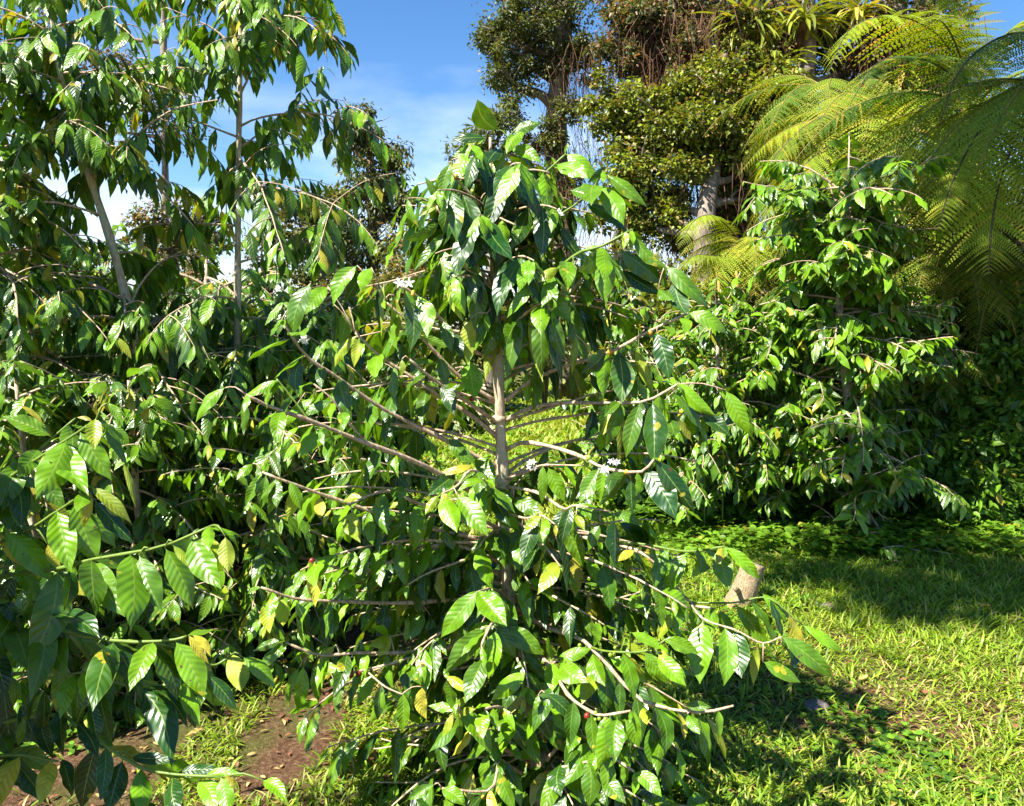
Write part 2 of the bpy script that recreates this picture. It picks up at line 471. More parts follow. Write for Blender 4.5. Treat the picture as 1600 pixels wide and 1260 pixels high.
def auto_leaves(mb, pts, a, b, step, L, W, droop, out=None, lod=0, age=(.25, .95), yel=.05, young_tip=True, gap=.1):
    "opposite pairs of leaves along a twig between fractions a and b"
    seg = np.linalg.norm(np.diff(pts, axis=0), axis=1); cum = np.concatenate([[0], np.cumsum(seg)]); Lt = cum[-1]
    s = np.arange(a * Lt, b * Lt, step)
    if b >= .99: s = np.append(s, Lt)
    if not len(s): return
    pos = np.stack([np.interp(s, cum, pts[:, k]) for k in range(3)], 1)
    t = nrm(np.stack([np.interp(np.minimum(s + .03, Lt), cum, pts[:, k]) - np.interp(np.maximum(s - .03, 0), cum, pts[:, k]) for k in range(3)], 1))
    side = nrm(np.cross(t, UP) + 1e-6)
    B = np.concatenate([pos, pos]); T = np.concatenate([t, t]); S = np.concatenate([side, -side])
    fr = np.concatenate([s, s]) / Lt
    keep = rng.uniform(size=len(B)) > gap
    B, T, S, fr = B[keep], T[keep], S[keep], fr[keep]
    n = len(B)
    if not n: return
    dr = droop * rng.uniform(.55, 1.35, n) * (1.05 - .35 * fr)
    C = nrm(S * rng.uniform(.5, .85, n)[:, None] + T * rng.uniform(.15, .7, n)[:, None] - UP * dr[:, None] + rng.normal(0, .14, (n, 3)))
    O = nrm(T * [1, 1, 0] + S * .5)
    N = UP * .75 + O * (.25 + .55 * np.minimum(dr, 1.5))[:, None] + rng.normal(0, .22, (n, 3))
    Ls = L * rng.uniform(.55, 1.18, n) * np.where(fr > .93, .62, 1) * np.where(fr > .985, .7, 1)
    Ws = Ls * W / L * rng.uniform(.85, 1.12, n)
    tn = toneset(n, age, yel)
    if young_tip:
        tn[:, 0] = np.where(fr > .82, rng.uniform(-.1, .2, n), tn[:, 0])
    nl, nw, q = ((20, 4, .020), (8, 2, 0), (4, 2, 0))[lod]
    leaves(mb, B, C, N, Ls, Ws, rng.uniform(.1, .95, n), rng.uniform(-.35, .4, n), tn, nl, nw, q, .07, veins=6 if lod == 0 else 9)

def make_branch(plant, pts, r, lm, lmb=None, tw=None, tmat=None, seg=6):
    mb = MB(); tube(mb, pts, r, seg, .04, knots=3)
    if tw is not None and tw.n: mb.v += tw.v; mb.f += [f + mb.n for f in tw.f]; mb.c += tw.c; mb.u += tw.u; mb.n += tw.n
    b = mb.build('branch', tmat or M['twig'], plant)
    if lmb is not None and lmb.n: lmb.build('leaves', lm, b)
    return b

def grow(p0, az, el, L, grav, n=12, wig=.035):
    d = np.array([math.cos(az) * math.cos(el), math.sin(az) * math.cos(el), math.sin(el)])
    p = np.array(p0, float); out = [p.copy()]
    for k in range(n):
        d = nrm(d + rng.normal(0, wig, 3) - UP * grav / n)
        p = p + d * L / n
        out.append(p.copy())
    return np.array(out)

def coffee(label, trunk, rt, zr, nb, reach, droop, Lf=.15, lod=1, step=.055, el=(.5, .1), grav=.9, age=(.25, .95), yel=.06,
           group='coffee plants in the rows', az0=None, azr=None, start=.25, berries=6, shape=None, gap=.12, skip=None, wr=.36):
    trunk = spline(trunk, 18)
    pl = thing('coffee_plant', label, 'coffee plant', trunk[0], group)
    mb = MB(); tube(mb, trunk, [rt * 1.25, rt, rt * .75, rt * .35], 9, .05, knots=2); mb.build('trunk', M['bark'], pl)
    zt = np.linspace(zr[0], zr[1], nb)
    a = rng.uniform(0, 6.28)
    lm = M['leaf'] if lod == 0 else M['leaf_mid']
    for k, fz in enumerate(zt):
        if skip and skip[0] < fz < skip[1] and k % 4: continue
        a += 2.4 + rng.normal(0, .25)
        az = a if azr is None else az0 + azr * (((a / 6.2832) % 1) * 2 - 1)
        p0 = np.array([np.interp(fz, np.linspace(0, 1, 18), trunk[:, q]) for q in range(3)])
        sh = (np.sin(np.pi * min(1, (1.04 - fz) / (.75))) ** .6 if fz > .6 else 1) if shape is None else shape(fz)
        Lb = reach * max(.25, sh) * rng.uniform(.5, 1.18)
        pts = grow(p0, az, rng.normal(el[0] if fz > .7 else el[1], .36) + .1, Lb, grav * rng.uniform(.3, 1.4), 12, .065)
        gmin = gz(pts[:, 0], pts[:, 1]) + .06
        pts[:, 2] = np.maximum(pts[:, 2], gmin)
        l = MB(); auto_leaves(l, pts, start, 1, step, Lf, Lf * wr, droop, lod=lod, age=age, yel=yel, gap=gap)
        # side shoots
        tw = MB()
        for _ in range(4 if Lb > .4 else 2):
            q = rng.integers(2, 10)
            sp = grow(pts[q], az + rng.choice([-1, 1]) * rng.uniform(.5, 1.3), rng.uniform(-.4, .9), Lb * rng.uniform(.22, .5), grav, 7)
            sp[:, 2] = np.maximum(sp[:, 2], gz(sp[:, 0], sp[:, 1]) + .05)
            tube(tw, sp, [rt * .16, rt * .08], 5)
            auto_leaves(l, sp, .15, 1, step, Lf, Lf * wr, droop, lod=lod, age=age, yel=yel, gap=gap)
        b = make_branch(pl, pts, [rt * .34, rt * .12], lm, l, tw, seg=5)
        if k < berries:
            cherry_on(b, pts[6 + k % 3] + rng.normal(0, .008, 3), ('berry_gold', 'berry_green')[k % 2], .0085)
    return pl

def ball(mb, c, r, sq=1.15, seg=10, ring=7):
    th = np.linspace(0, np.pi, ring)[:, None]; ph = np.linspace(0, 2 * np.pi, seg, endpoint=False)[None]
    v = np.stack([np.sin(th) * np.cos(ph), np.sin(th) * np.sin(ph), np.broadcast_to(np.cos(th) * sq, (ring, seg))], -1).reshape(-1, 3) * r + c
    i = np.arange(ring - 1)[:, None] * seg; j = np.arange(seg)[None]; j2 = (j + 1) % seg
    mb.add(v, np.stack([i + j, i + seg + j, i + seg + j2, i + j2], -1).reshape(-1, 4))

def cherry_on(parent, c, kind, r=.007):
    mb = MB(); ball(mb, c, r)
    ball(mb, np.asarray(c) - [0, 0, r * 1.1], r * .25, 1, 6, 4)
    return mb.build('cherry', M[kind], parent)

def flower_on(parent, c, r=.016, n=3):
    mb = MB()
    for _ in range(n):
        cc = np.asarray(c) + rng.normal(0, r * .55, 3) * (n > 1)
        ax = nrm(np.array([-.2, -.9, .5]) + rng.normal(0, .45, 3))
        u = nrm(np.cross(ax, UP)); w = np.cross(ax, u)
        a = np.arange(5) * 2 * np.pi / 5 + rng.uniform(0, 6)
        D = np.cos(a)[:, None] * u + np.sin(a)[:, None] * w + ax * .25
        leaves(mb, np.tile(cc, (5, 1)), D, np.tile(ax, (5, 1)) + D * .01, r, r * .42, .7, .2, (.5, 0, .5), 4, 2, 0, .0)
        tube(mb, np.array([cc - ax * r * .6, cc]), [r * .1, r * .14], 5)
    return mb.build('flower', M['petal'], parent)

HV = None
def explicit(plant, branches, table, lm, dzf, near=9.0, fill=None):
    """branches: list of (pixel points with depth, radius, twig kind). table rows: base x y, tip x y, width px, tone, face
    face: u upper side to us, s upper side catching the sun, d turned from the sun, l underside, each optional bend."""
    built = []
    for bp in branches:
        pts = spline([P(*q) for q in bp[0]], 14)
        built.append([pts, bp[1], bp[2] if len(bp) > 2 else 'twig', MB(), MB()])
    allp = np.concatenate([b[0] for b in built]); bid = np.repeat(np.arange(len(built)), 14)
    ax, ay = unproj(allp)
    for row in table.strip().split('\n'):
        for it in row.split(';'):
            q = it.split()
            if len(q) < 7: continue
            bx, by, tx, ty, w = map(float, q[:5]); tone = q[5]; face = q[6][0]
            bend = float(q[7]) if len(q) > 7 else None
            dd = np.hypot(ax - bx, ay - by); k = int(dd.argmin()); b = built[bid[k]]
            Y = allp[k][1] + rng.normal(0, .012) + dzf
            if len(q) > 8: Y += float(q[8])
            B = P(bx, by, Y)
            h = math.hypot(tx - bx, ty - by)
            real = h / F * Y
            want = max(real, w / F * Y * 2.1)
            dy = math.sqrt(max(want * want - real * real, 0)) + .12 * real
            T = P(tx, ty, Y - min(dy, .09))
            view = nrm(CO - (B + T) / 2)
            if face == 'u': N = view * 1.0 + UP * .45 + SUN * .1 + rng.normal(0, .12, 3)
            elif face == 's': N = nrm(view + SUN) + rng.normal(0, .05, 3)
            elif face == 'd': N = view * .7 + np.array([.75, .1, .12])
            else: N = -view * .9 + np.array([-.15, .1, .35]) + rng.normal(0, .1, 3)
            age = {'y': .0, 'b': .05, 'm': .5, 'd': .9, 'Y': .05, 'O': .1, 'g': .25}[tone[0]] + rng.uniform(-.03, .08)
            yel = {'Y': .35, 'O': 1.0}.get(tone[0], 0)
            if tone == 'YY': yel = .8
            if bend is None: bend = rng.uniform(.25, .7) * (1 if face != 'l' else .8)
            fold = rng.uniform(-.45, .40)
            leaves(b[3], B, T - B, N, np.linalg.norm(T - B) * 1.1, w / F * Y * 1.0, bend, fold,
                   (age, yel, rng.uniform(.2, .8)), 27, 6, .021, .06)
            if dd[k] > near:
                m_ = (allp[k] + B) / 2 + UP * .01
                tube(b[4], spline([allp[k], m_, B], 5), [.0022, .0016], 5)
    out = []
    for pts, r, tk, l, tw in built:
        if fill:
            auto_leaves(l, pts, fill[0], 1, fill[1], fill[2], fill[2] * .38, fill[3], lod=0, age=(.2, .95), gap=fill[4], yel=.035)
        out.append(make_branch(plant, pts, r, lm, l, tw, M['green_twig'] if tk == 'green' else M['twig'], 8))
    return out, built
# ------------------------------------------------------------------ the plant in the middle
D0 = 2.52
tr = [(852, 1262, 2.50), (838, 1190, 2.50), (806, 1000, 2.51), (790, 880, D0), (785, 740, D0), (781, 640, D0), (777, 520, D0), (772, 400, D0), (768, 300, D0), (766, 215, D0)]
CT = spline([P(*q) for q in tr], 34)
centre = thing('coffee_plant', 'young coffee plant in front of all others, pale bare trunk showing between its leafy branches', 'coffee plant', CT[0])
mb = MB(); tube(mb, CT, [.026, .022, .020, .018, .016, .013, .009, .004], 12, .035, knots=5)
for q in ((783, 752), (780, 655), (786, 860)):
    ball(mb, P(q[0], q[1], D0), .024, .7)
mb.build('trunk', M['bark'], centre)
CB = [
 ([(780, 662, D0), (737, 633, 2.44), (677, 593, 2.36), (640, 562, 2.3)], [.0065, .003]),
 ([(778, 684, D0), (733, 647, 2.5), (687, 620, 2.48), (640, 587, 2.46), (592, 555, 2.44), (555, 520, 2.42)], [.007, .003]),
 ([(776, 628, D0), (723, 593, 2.48), (673, 543, 2.44), (640, 505, 2.42), (600, 470, 2.4)], [.0065, .003]),
 ([(774, 560, D0), (733, 545, 2.4), (687, 497, 2.32), (647, 460, 2.26), (628, 447, 2.24)], [.006, .003]),
 ([(785, 735, D0), (700, 690, 2.46), (600, 640, 2.38), (523, 587, 2.3), (478, 556, 2.26), (440, 500, 2.2)], [.007, .003]),
 ([(786, 800, D0), (730, 765, 2.42), (653, 723, 2.3), (573, 693, 2.2), (483, 657, 2.1), (420, 635, 2.04), (384, 617, 2.0)], [.0085, .0035]),
 ([(573, 693, 2.2), (540, 655, 2.18), (520, 625, 2.16), (490, 600, 2.15)], [.003, .002]),
 ([(483, 657, 2.1), (455, 620, 2.1), (432, 592, 2.1)], [.003, .002], 'green'),
 ([(787, 850, D0), (640, 818, 2.4), (533, 783, 2.3), (487, 767, 2.25), (440, 750, 2.2), (410, 738, 2.2)], [.0065, .003]),
 ([(790, 627, D0), (823, 600, 2.5), (870, 577, 2.45), (952, 551, 2.36), (1014, 518, 2.3), (1075, 490, 2.25)], [.007, .003]),
 ([(790, 657, D0), (823, 640, 2.52), (873, 630, 2.48), (950, 630, 2.36), (1009, 627, 2.28), (1060, 600, 2.24)], [.007, .003]),
 ([(790, 703, D0), (817, 692, 2.48), (857, 697, 2.4), (907, 713, 2.28), (945, 732, 2.2), (1000, 738, 2.12), (1022, 718, 2.1)], [.007, .003]),
 ([(790, 740, D0), (833, 713, 2.58), (880, 694, 2.62), (953, 673, 2.68)], [.006, .003]),
 ([(776, 560, D0), (800, 470, 2.42), (840, 452, 2.36), (872, 420, 2.3), (905, 395, 2.26), (940, 385, 2.22), (985, 360, 2.2)], [.006, .003], 'green'),
 ([(776, 500, D0), (850, 470, 2.5), (887, 460, 2.48), (913, 433, 2.46), (980, 395, 2.42), (1040, 415, 2.36)], [.006, .003]),
 ([(772, 380, D0), (800, 320, 2.5), (833, 290, 2.48), (858, 265, 2.46), (885, 240, 2.45)], [.005, .0025], 'green'),
 ([(773, 420, D0), (840, 350, 2.44), (873, 337, 2.42), (920, 303, 2.38), (943, 267, 2.36)], [.005, .0025], 'green'),
 ([(774, 470, D0), (740, 405, 2.45), (715, 371, 2.42), (690, 338, 2.4), (682, 322, 2.4)], [.005, .0025]),
 ([(772, 350, D0), (738, 307, 2.48), (716, 284, 2.46), (700, 262, 2.45)], [.0045, .0025]),
 ([(768, 270, D0), (745, 228, 2.5), (733, 222, 2.48)], [.003, .002], 'green'),
 ([(768, 260, D0), (785, 228, 2.5), (800, 208, 2.48)], [.003, .002], 'green'),
 ([(774, 340, D0), (768, 330, 2.45), (776, 338, 2.38), (806, 352, 2.33)], [.004, .002]),
 ([(774, 350, D0), (745, 335, 2.42), (728, 360, 2.36)], [.004, .002]),
 ([(776, 480, D0), (760, 430, 2.45), (735, 425, 2.38), (712, 400, 2.34), (688, 405, 2.34)], [.004, .002]),
 ([(776, 540, D0), (770, 485, 2.42), (760, 490, 2.36)], [.004, .002]),
 ([(776, 540, D0), (810, 500, 2.4), (846, 474, 2.32), (862, 486, 2.3)], [.005, .003]),
 ([(788, 880, D0), (688, 850, 2.42), (568, 896, 2.3), (528, 888, 2.26), (487, 874, 2.22)], [.006, .003]),
 ([(792, 930, D0), (640, 942, 2.42), (540, 940, 2.32), (464, 936, 2.24), (408, 918, 2.18)], [.007, .003]),
 ([(797, 970, D0), (700, 1012, 2.4), (640, 1020, 2.34), (560, 1020, 2.28), (500, 1024, 2.24), (446, 1004, 2.2)], [.007, .003]),
 ([(700, 1012, 2.4), (640, 1028, 2.3), (600, 1040, 2.27), (548, 1052, 2.24)], [.004, .003]),
 ([(570, 1046, 2.25), (600, 1072, 2.22), (628, 1085, 2.2)], [.003, .002]),
 ([(790, 900, D0), (862, 872, 2.56), (900, 895, 2.52), (950, 935, 2.48), (1000, 925, 2.4)], [.0055, .0025]),
 ([(792, 850, D0), (900, 840, 2.5), (985, 857, 2.42), (1027, 882, 2.36), (1078, 942, 2.3), (1112, 950, 2.26)], [.007, .003]),
 ([(900, 842, 2.5), (1000, 850, 2.4), (1072, 862, 2.3), (1132, 854, 2.22)], [.004, .0025], 'green'),
 ([(1078, 942, 2.3), (1148, 942, 2.26), (1200, 935, 2.22), (1254, 977, 2.18)], [.003, .002], 'green'),
 ([(1078, 942, 2.3), (1100, 968, 2.2), (1150, 985, 2.14), (1190, 1005, 2.12), (1222, 995, 2.1)], [.003, .002]),
 ([(800, 945, D0), (853, 980, 2.42), (891, 992, 2.34), (925, 1012, 2.28), (989, 1084, 2.2), (1027, 1103, 2.17), (1091, 1114, 2.12), (1146, 1103, 2.08)], [.0075, .003]),
 ([(815, 1020, D0), (850, 1030, 2.3), (874, 1065, 2.2), (891, 1090, 2.16), (921, 1111, 2.12), (942, 1118, 2.1), (985, 1111, 2.06)], [.0065, .003]),
 ([(925, 1012, 2.28), (950, 1018, 2.2), (1006, 1018, 2.14), (1040, 1000, 2.12)], [.0035, .002], 'green'),
 ([(798, 960, D0), (775, 970, 2.3), (764, 982, 2.14), (752, 1010, 2.1)], [.005, .003]),
 ([(795, 930, D0), (770, 920, 2.35), (748, 924, 2.2)], [.004, .002]),
 ([(788, 830, D0), (700, 790, 2.4), (657, 788, 2.34), (610, 768, 2.3), (575, 775, 2.26), (545, 790, 2.22)], [.0055, .003]),
 ([(786, 770, D0), (740, 735, 2.38), (714, 760, 2.3), (690, 772, 2.26)], [.0045, .0025]),
 ([(787, 790, D0), (770, 770, 2.4), (755, 748, 2.3)], [.004, .002]),
 ([(789, 800, D0), (820, 810, 2.4), (846, 806, 2.3), (868, 820, 2.26)], [.004, .002]),
 ([(788, 760, D0), (840, 770, 2.38), (880, 795, 2.28), (900, 790, 2.22), (955, 800, 2.2)], [.005, .002]),
 ([(787, 750, D0), (830, 735, 2.4), (850, 727, 2.34), (912, 728, 2.3)], [.004, .002]),
 ([(845, 1200, 2.5), (770, 1160, 2.3), (720, 1112, 2.16), (700, 1062, 2.14)], [.006, .003]),
 ([(840, 1180, D0), (800, 1120, 2.3), (780, 1105, 2.2), (757, 1108, 2.14)], [.005, .003]),
 ([(845, 1190, 2.5), (850, 1120, 2.3), (842, 1086, 2.16)], [.005, .003]),
 ([(848, 1220, 2.5), (860, 1180, 2.3), (905, 1150, 2.2), (937, 1170, 2.12), (991, 1206, 2.06)], [.005, .003]),
 ([(850, 1230, 2.5), (800, 1200, 2.3), (780, 1190, 2.2), (765, 1235, 2.14), (690, 1232, 2.08)], [.005, .003]),
 ([(850, 1225, 2.5), (865, 1210, 2.3), (877, 1200, 2.14), (920, 1190, 2.1)], [.005, .003]),
]
CLV = """
778 204 749 160 34 m l;760 216 709 219 17 d u;759 216 711 243 20 b u;733 239 707 286 26 b u;706 254 691 307 20 g u;799 209 842 194 20 m u
821 202 794 237 24 b s;799 233 842 253 24 b u;783 231 771 270 20 b u;883 241 932 290 27 b u 1.1;869 257 914 277 30 g u;882 241 888 225 5 y u
948 274 1006 320 24 g s .9;934 292 971 347 34 g u;948 260 920 284 13 d d;891 298 932 320 26 m u;914 318 978 362 30 d d;876 354 909 404 20 d u
866 348 848 406 20 d s;826 305 861 346 30 m s;775 342 773 420 36 m s;753 323 738 393 32 d s;803 315 810 397 30 m s;787 317 798 367 24 g u
763 300 763 343 22 d s;717 353 730 413 22 m s;733 300 722 347 22 d d;687 347 638 373 20 m l .9;695 363 652 417 20 m u;683 320 665 280 13 y u
683 323 657 337 14 Y u;680 320 650 310 12 b s;637 310 652 350 12 b u;775 270 740 300 20 d d;785 275 820 290 22 d d;775 262 722 282 18 d d;800 262 832 270 18 d d
780 280 800 330 20 d d;770 285 750 330 22 d d;790 290 780 340 20 d u;948 394 946 468 34 g u .3;968 392 1032 442 36 m s;990 368 1040 416 24 g u
978 362 974 388 13 Y u;982 364 987 389 13 Y u;1040 416 1102 476 28 m u 1.3;1054 438 1074 490 32 d l;970 422 1028 458 24 d u;1028 452 1052 470 22 m u
936 398 906 422 30 m d;896 412 894 448 18 m u;872 418 842 440 18 Y u;914 388 940 396 13 b u .9;848 442 892 500 36 g u;842 474 894 504 16 m u
836 438 796 492 24 b s;814 494 794 584 30 m s .3;766 494 756 558 28 m s;740 422 741 508 36 m u .3;736 498 733 560 28 Y l;732 562 740 618 36 g l
780 520 760 588 18 Y l;826 494 846 588 17 Y l;844 480 846 580 30 m u;852 490 876 590 28 d d;868 492 882 556 26 m s;890 472 916 560 30 m u
900 524 894 580 13 Y u;922 428 914 478 17 m s;728 375 728 416 19 m s;744 396 764 416 20 b u;698 436 722 498 15 Y l;714 394 720 436 15 m l
688 408 682 456 14 d d;656 522 700 540 15 m l .9;806 380 806 395 10 d u;830 380 816 426 18 m u;842 392 822 440 20 m u;848 380 848 402 12 m s
806 540 822 558 18 y l;824 580 824 628 17 b l;486 443 460 520 34 m s .8;512 448 480 488 26 b u;558 415 524 474 32 g u .7;580 418 565 452 22 b u
565 425 540 470 22 d d;522 476 520 536 22 d d;545 480 532 536 26 m l;590 448 597 522 16 d d;600 444 597 520 11 Y u;616 462 610 536 21 Y l
634 466 640 544 30 d s;634 452 643 494 19 m u;652 480 668 498 11 y u;558 524 526 570 20 Y u;562 526 554 570 18 Y u;558 520 558 496 9 y u
470 562 466 614 25 d s;628 562 626 586 11 Y u;680 566 640 570 11 b u 1.0;352 606 310 656 26 b s .9;434 594 386 618 18 b u .9;380 624 380 672 15 m s
490 622 448 664 18 b u 1.1;520 626 474 650 18 m u 1.0;502 670 472 710 26 b s .7;512 670 524 706 28 m d;462 762 450 810 23 Y l .2;500 776 500 808 19 YY l
742 714 770 756 28 g u;701 685 739 722 26 m u;740 728 686 742 15 YY u .9;712 742 672 772 28 d u;742 748 752 808 34 b u;756 744 766 800 25 b u
714 774 758 832 38 b u;692 772 712 827 36 b u;690 770 710 800 17 Y u .8;684 774 666 802 17 Y u;657 792 647 856 30 b u .5;640 788 606 842 28 m u
778 764 794 796 30 m u;772 800 808 826 26 b u;772 824 798 880 48 g u;816 824 810 904 18 Y d;550 800 562 844 28 Y u;550 800 530 852 20 b u
588 776 600 802 17 Y u;580 774 540 784 17 Y u 1.0;636 782 610 794 13 Y u .9;610 764 636 774 22 m u;568 742 576 716 17 b l;690 830 708 858 16 m s;694 855 678 884 20 m u
553 892 532 922 27 g u;535 915 555 935 20 m u;848 726 847 783 17 b u;856 730 880 780 26 b s;912 726 896 782 18 d d;936 732 908 782 28 g u
980 734 940 786 32 m d;986 750 988 798 21 d s;1006 734 1052 806 44 d s .5;1024 718 1080 793 36 d s .6;1020 626 1022 720 46 d s .5 -.1;1000 630 980 708 30 m u .5 -.06
968 628 946 650 18 m u;1052 612 1094 668 26 m d;1060 596 1114 646 26 b s .9;1134 610 1168 674 28 b s .6;1096 648 1138 680 26 d u;1046 656 1054 680 26 m u
1074 490 1130 520 26 g u 1.5;1026 520 1044 588 34 d s;992 542 1020 610 19 Y l;966 546 970 624 40 d l .2;948 545 912 580 28 d d;926 638 912 686 32 d d
954 640 943 676 19 YY u;964 638 962 728 17 Y d;898 788 953 804 24 b s 1.1;898 794 942 818 19 m u;890 792 893 833 19 b u;846 806 822 828 15 Y u .9
846 808 854 840 13 Y u;900 806 912 828 15 Y u;866 826 884 922 22 d d;846 836 832 928 38 d u;876 816 908 881 32 g s;826 824 828 852 15 b u
938 820 921 858 19 m u;960 814 960 880 38 d d;956 802 1002 820 18 m u;802 778 842 804 28 m u;856 702 838 732 15 m s;992 860 968 876 15 O u
1072 864 1046 931 34 g s;1050 866 1033 914 20 m s;1092 860 1094 893 38 m d .3;1122 857 1138 916 33 g u .2;1132 854 1182 902 24 b u .9;1190 927 1226 970 18 b u .8
1254 977 1311 1017 20 b u 1.0;1220 994 1294 1054 32 m u .9;1222 1008 1236 1044 38 d d;1148 944 1196 1008 28 b s;1124 952 1142 1004 26 g u;1094 950 1090 976 13 m u
1110 950 1113 984 25 g u;1098 970 1094 1060 46 g s .3;1150 984 1158 1053 44 d s .3;1184 1010 1178 1066 16 Y l;1192 1034 1246 1064 26 m u;1058 952 1030 998 16 Y u
1034 1000 1086 1020 21 b u .8;1028 1022 1068 1068 32 b u;1010 1015 1036 1066 25 g s;746 924 694 990 36 g u;748 926 788 974 44 g u;775 930 806 976 32 m u
760 980 700 1048 40 m l .3;776 984 764 1054 34 b u .3;784 980 844 1020 34 g s .9;756 1030 730 1092 36 m u;794 1016 824 1090 46 g u;862 1032 857 998 18 m s
870 1030 920 1015 22 b u 1.0;876 1034 916 1064 36 b u;862 1034 863 1077 28 b u;926 1020 944 1068 32 b u;934 1054 911 1097 28 Y u;951 1027 1006 1065 28 b u .8
985 988 1036 1014 18 b u;976 1005 1010 1035 16 Y u;1006 1018 1040 1065 24 g s;1040 997 1083 1018 20 b u;1036 1026 1070 1073 28 g u;962 933 964 999 38 d s .3
949 903 913 924 22 m u;942 937 921 967 18 b u;968 903 998 925 18 b u;1002 925 1010 963 28 m s;1072 1101 1108 1105 18 m u .8;1015 1097 1062 1128 18 b u
1100 1116 1131 1180 20 Y d;1074 1116 1092 1145 22 m u;965 1122 962 1185 36 m u;1001 1102 1010 1130 22 Y u;991 1109 998 1164 26 g s;945 1122 932 1151 16 m s
950 1126 944 1167 20 Y u;838 1086 861 1151 32 d u;835 1089 845 1144 26 d d;851 1083 897 1131 26 d u .8;757 1110 755 1151 26 b u;796 1118 794 1157 30 b u
767 1138 776 1170 22 m s;815 1102 806 1138 20 m d;855 1157 851 1200 30 d s;905 1141 890 1174 24 m u;937 1170 920 1211 22 b u;920 1185 920 1255 34 m u
877 1193 877 1240 36 d s;942 1210 975 1252 30 m u;991 1206 1030 1242 28 g u;763 1177 762 1232 22 b s;805 1180 848 1182 18 b u .8;780 1187 785 1210 16 m u
841 1248 882 1237 18 m u;773 1237 734 1239 12 m u;780 1237 815 1239 12 m u;689 1232 724 1258 26 g u;679 1226 640 1248 20 m u;708 1115 731 1089 15 Y u
708 1115 692 1148 14 Y u;716 1118 718 1157 18 g u;716 1115 741 1109 14 Y u;660 1073 666 1120 22 YY l;700 1062 704 1104 30 m d;698 1056 728 1080 20 Y u
487 872 492 942 25 YY l .2;506 948 511 1006 28 d s;520 948 518 994 24 m s;416 940 421 985 24 Y l;438 932 442 974 26 Y l;462 940 478 990 20 d s
446 1006 406 1042 24 g u;440 1000 400 1016 18 m u;474 1040 466 1106 26 b u;468 1042 452 1102 15 b u;498 1040 498 1092 24 g s;524 1008 496 1040 18 Y s
502 1036 532 1048 18 g u;600 1078 580 1126 20 b s;630 1082 628 1138 24 g u;608 996 592 1024 18 Y u;608 994 578 1008 20 Y u;608 992 584 980 20 b u
662 956 642 998 24 g u;674 964 674 1004 20 g u;676 1020 686 1052 20 m u;668 1018 648 1050 18 m u;640 1036 656 1068 26 m u;566 1000 560 1040 18 m u
410 738 385 786 20 g u;415 742 408 792 20 m u;430 748 432 790 22 m s;452 752 470 795 20 g u;395 725 372 748 18 b u;440 746 420 800 20 m d
"""
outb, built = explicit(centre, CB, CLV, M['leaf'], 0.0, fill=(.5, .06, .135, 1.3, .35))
def onb(px, py):
    best = min(((np.hypot(*(np.array(unproj(p)) - [px, py])), i, p[1]) for i, b in enumerate(built) for p in b[0]), key=lambda t: t[0])
    return outb[best[1]], P(px, py, best[2] - .008)
for x, y, k in ((706, 441, 'gold'), (811, 486, 'gold'), (922, 428, 'gold'), (953, 550, 'gold'), (939, 622, 'green'), (939, 638, 'green'), (920, 716, 'green'), (932, 714, 'green'),
                (916, 725, 'green'), (917, 1119, 'red'), (487, 877, 'red'), (549, 1055, 'red'), (560, 1053, 'red'), (692, 1020, 'red'), (737, 623, 'red'), (868, 966, 'red'), (841, 421, 'green'), (1016, 520, 'gold')):
    b, p = onb(x, y); cherry_on(b, p, 'berry_' + k, .0082)
for x, y, r, n in ((628, 446, .024, 2), (478, 530, .02, 3), (873, 336, .024, 2), (947, 730, .018, 5), (960, 722, .014, 3), (830, 728, .016, 3), (762, 280, .014, 2), (610, 675, .01, 1), (878, 812, .013, 2)):
    b, p = onb(x, y); flower_on(b, p - np.array([0, .012, 0]), r * .72, n + 1)
# the branches on its far side
zf = np.linspace(.10, .95, 56); a = 1.0
for fz in zf:
    a += 2.4
    az = R(90) + R(96) * math.sin(a * 3.1)
    p0 = np.array([np.interp(fz, np.linspace(0, 1, 34), CT[:, q]) for q in range(3)])
    bare = .40 < fz < .60
    Lb = (.62 if fz < .5 else .62 * (1.15 - fz) / .6) * rng.uniform(.8, 1.15)
    pts = grow(p0, az, .35, Lb, .6)
    l = MB(); auto_leaves(l, pts, .55 if bare else .2, 1, .06, .16, .062, 1.5, lod=0, age=(.35, 1))
    make_branch(centre, pts, [.005, .002], M['leaf'], l)
for k in range(34):      # leafy shoots low on the near side
    fz = .05 + .0102 * k; a += 2.4
    p0 = np.array([np.interp(fz, np.linspace(0, 1, 34), CT[:, q]) for q in range(3)])
    pts = grow(p0, R(-90) + R(95) * math.sin(a * 2.3), .2, rng.uniform(.16, .40), .6)
    pts[:, 2] = np.maximum(pts[:, 2], gz(pts[:, 0], pts[:, 1]) + .06)
    l = MB(); auto_leaves(l, pts, .25, 1, .052, .135, .052, .9, lod=0, age=(.3, 1))
    make_branch(centre, pts, [.005, .002], M['leaf'], l)

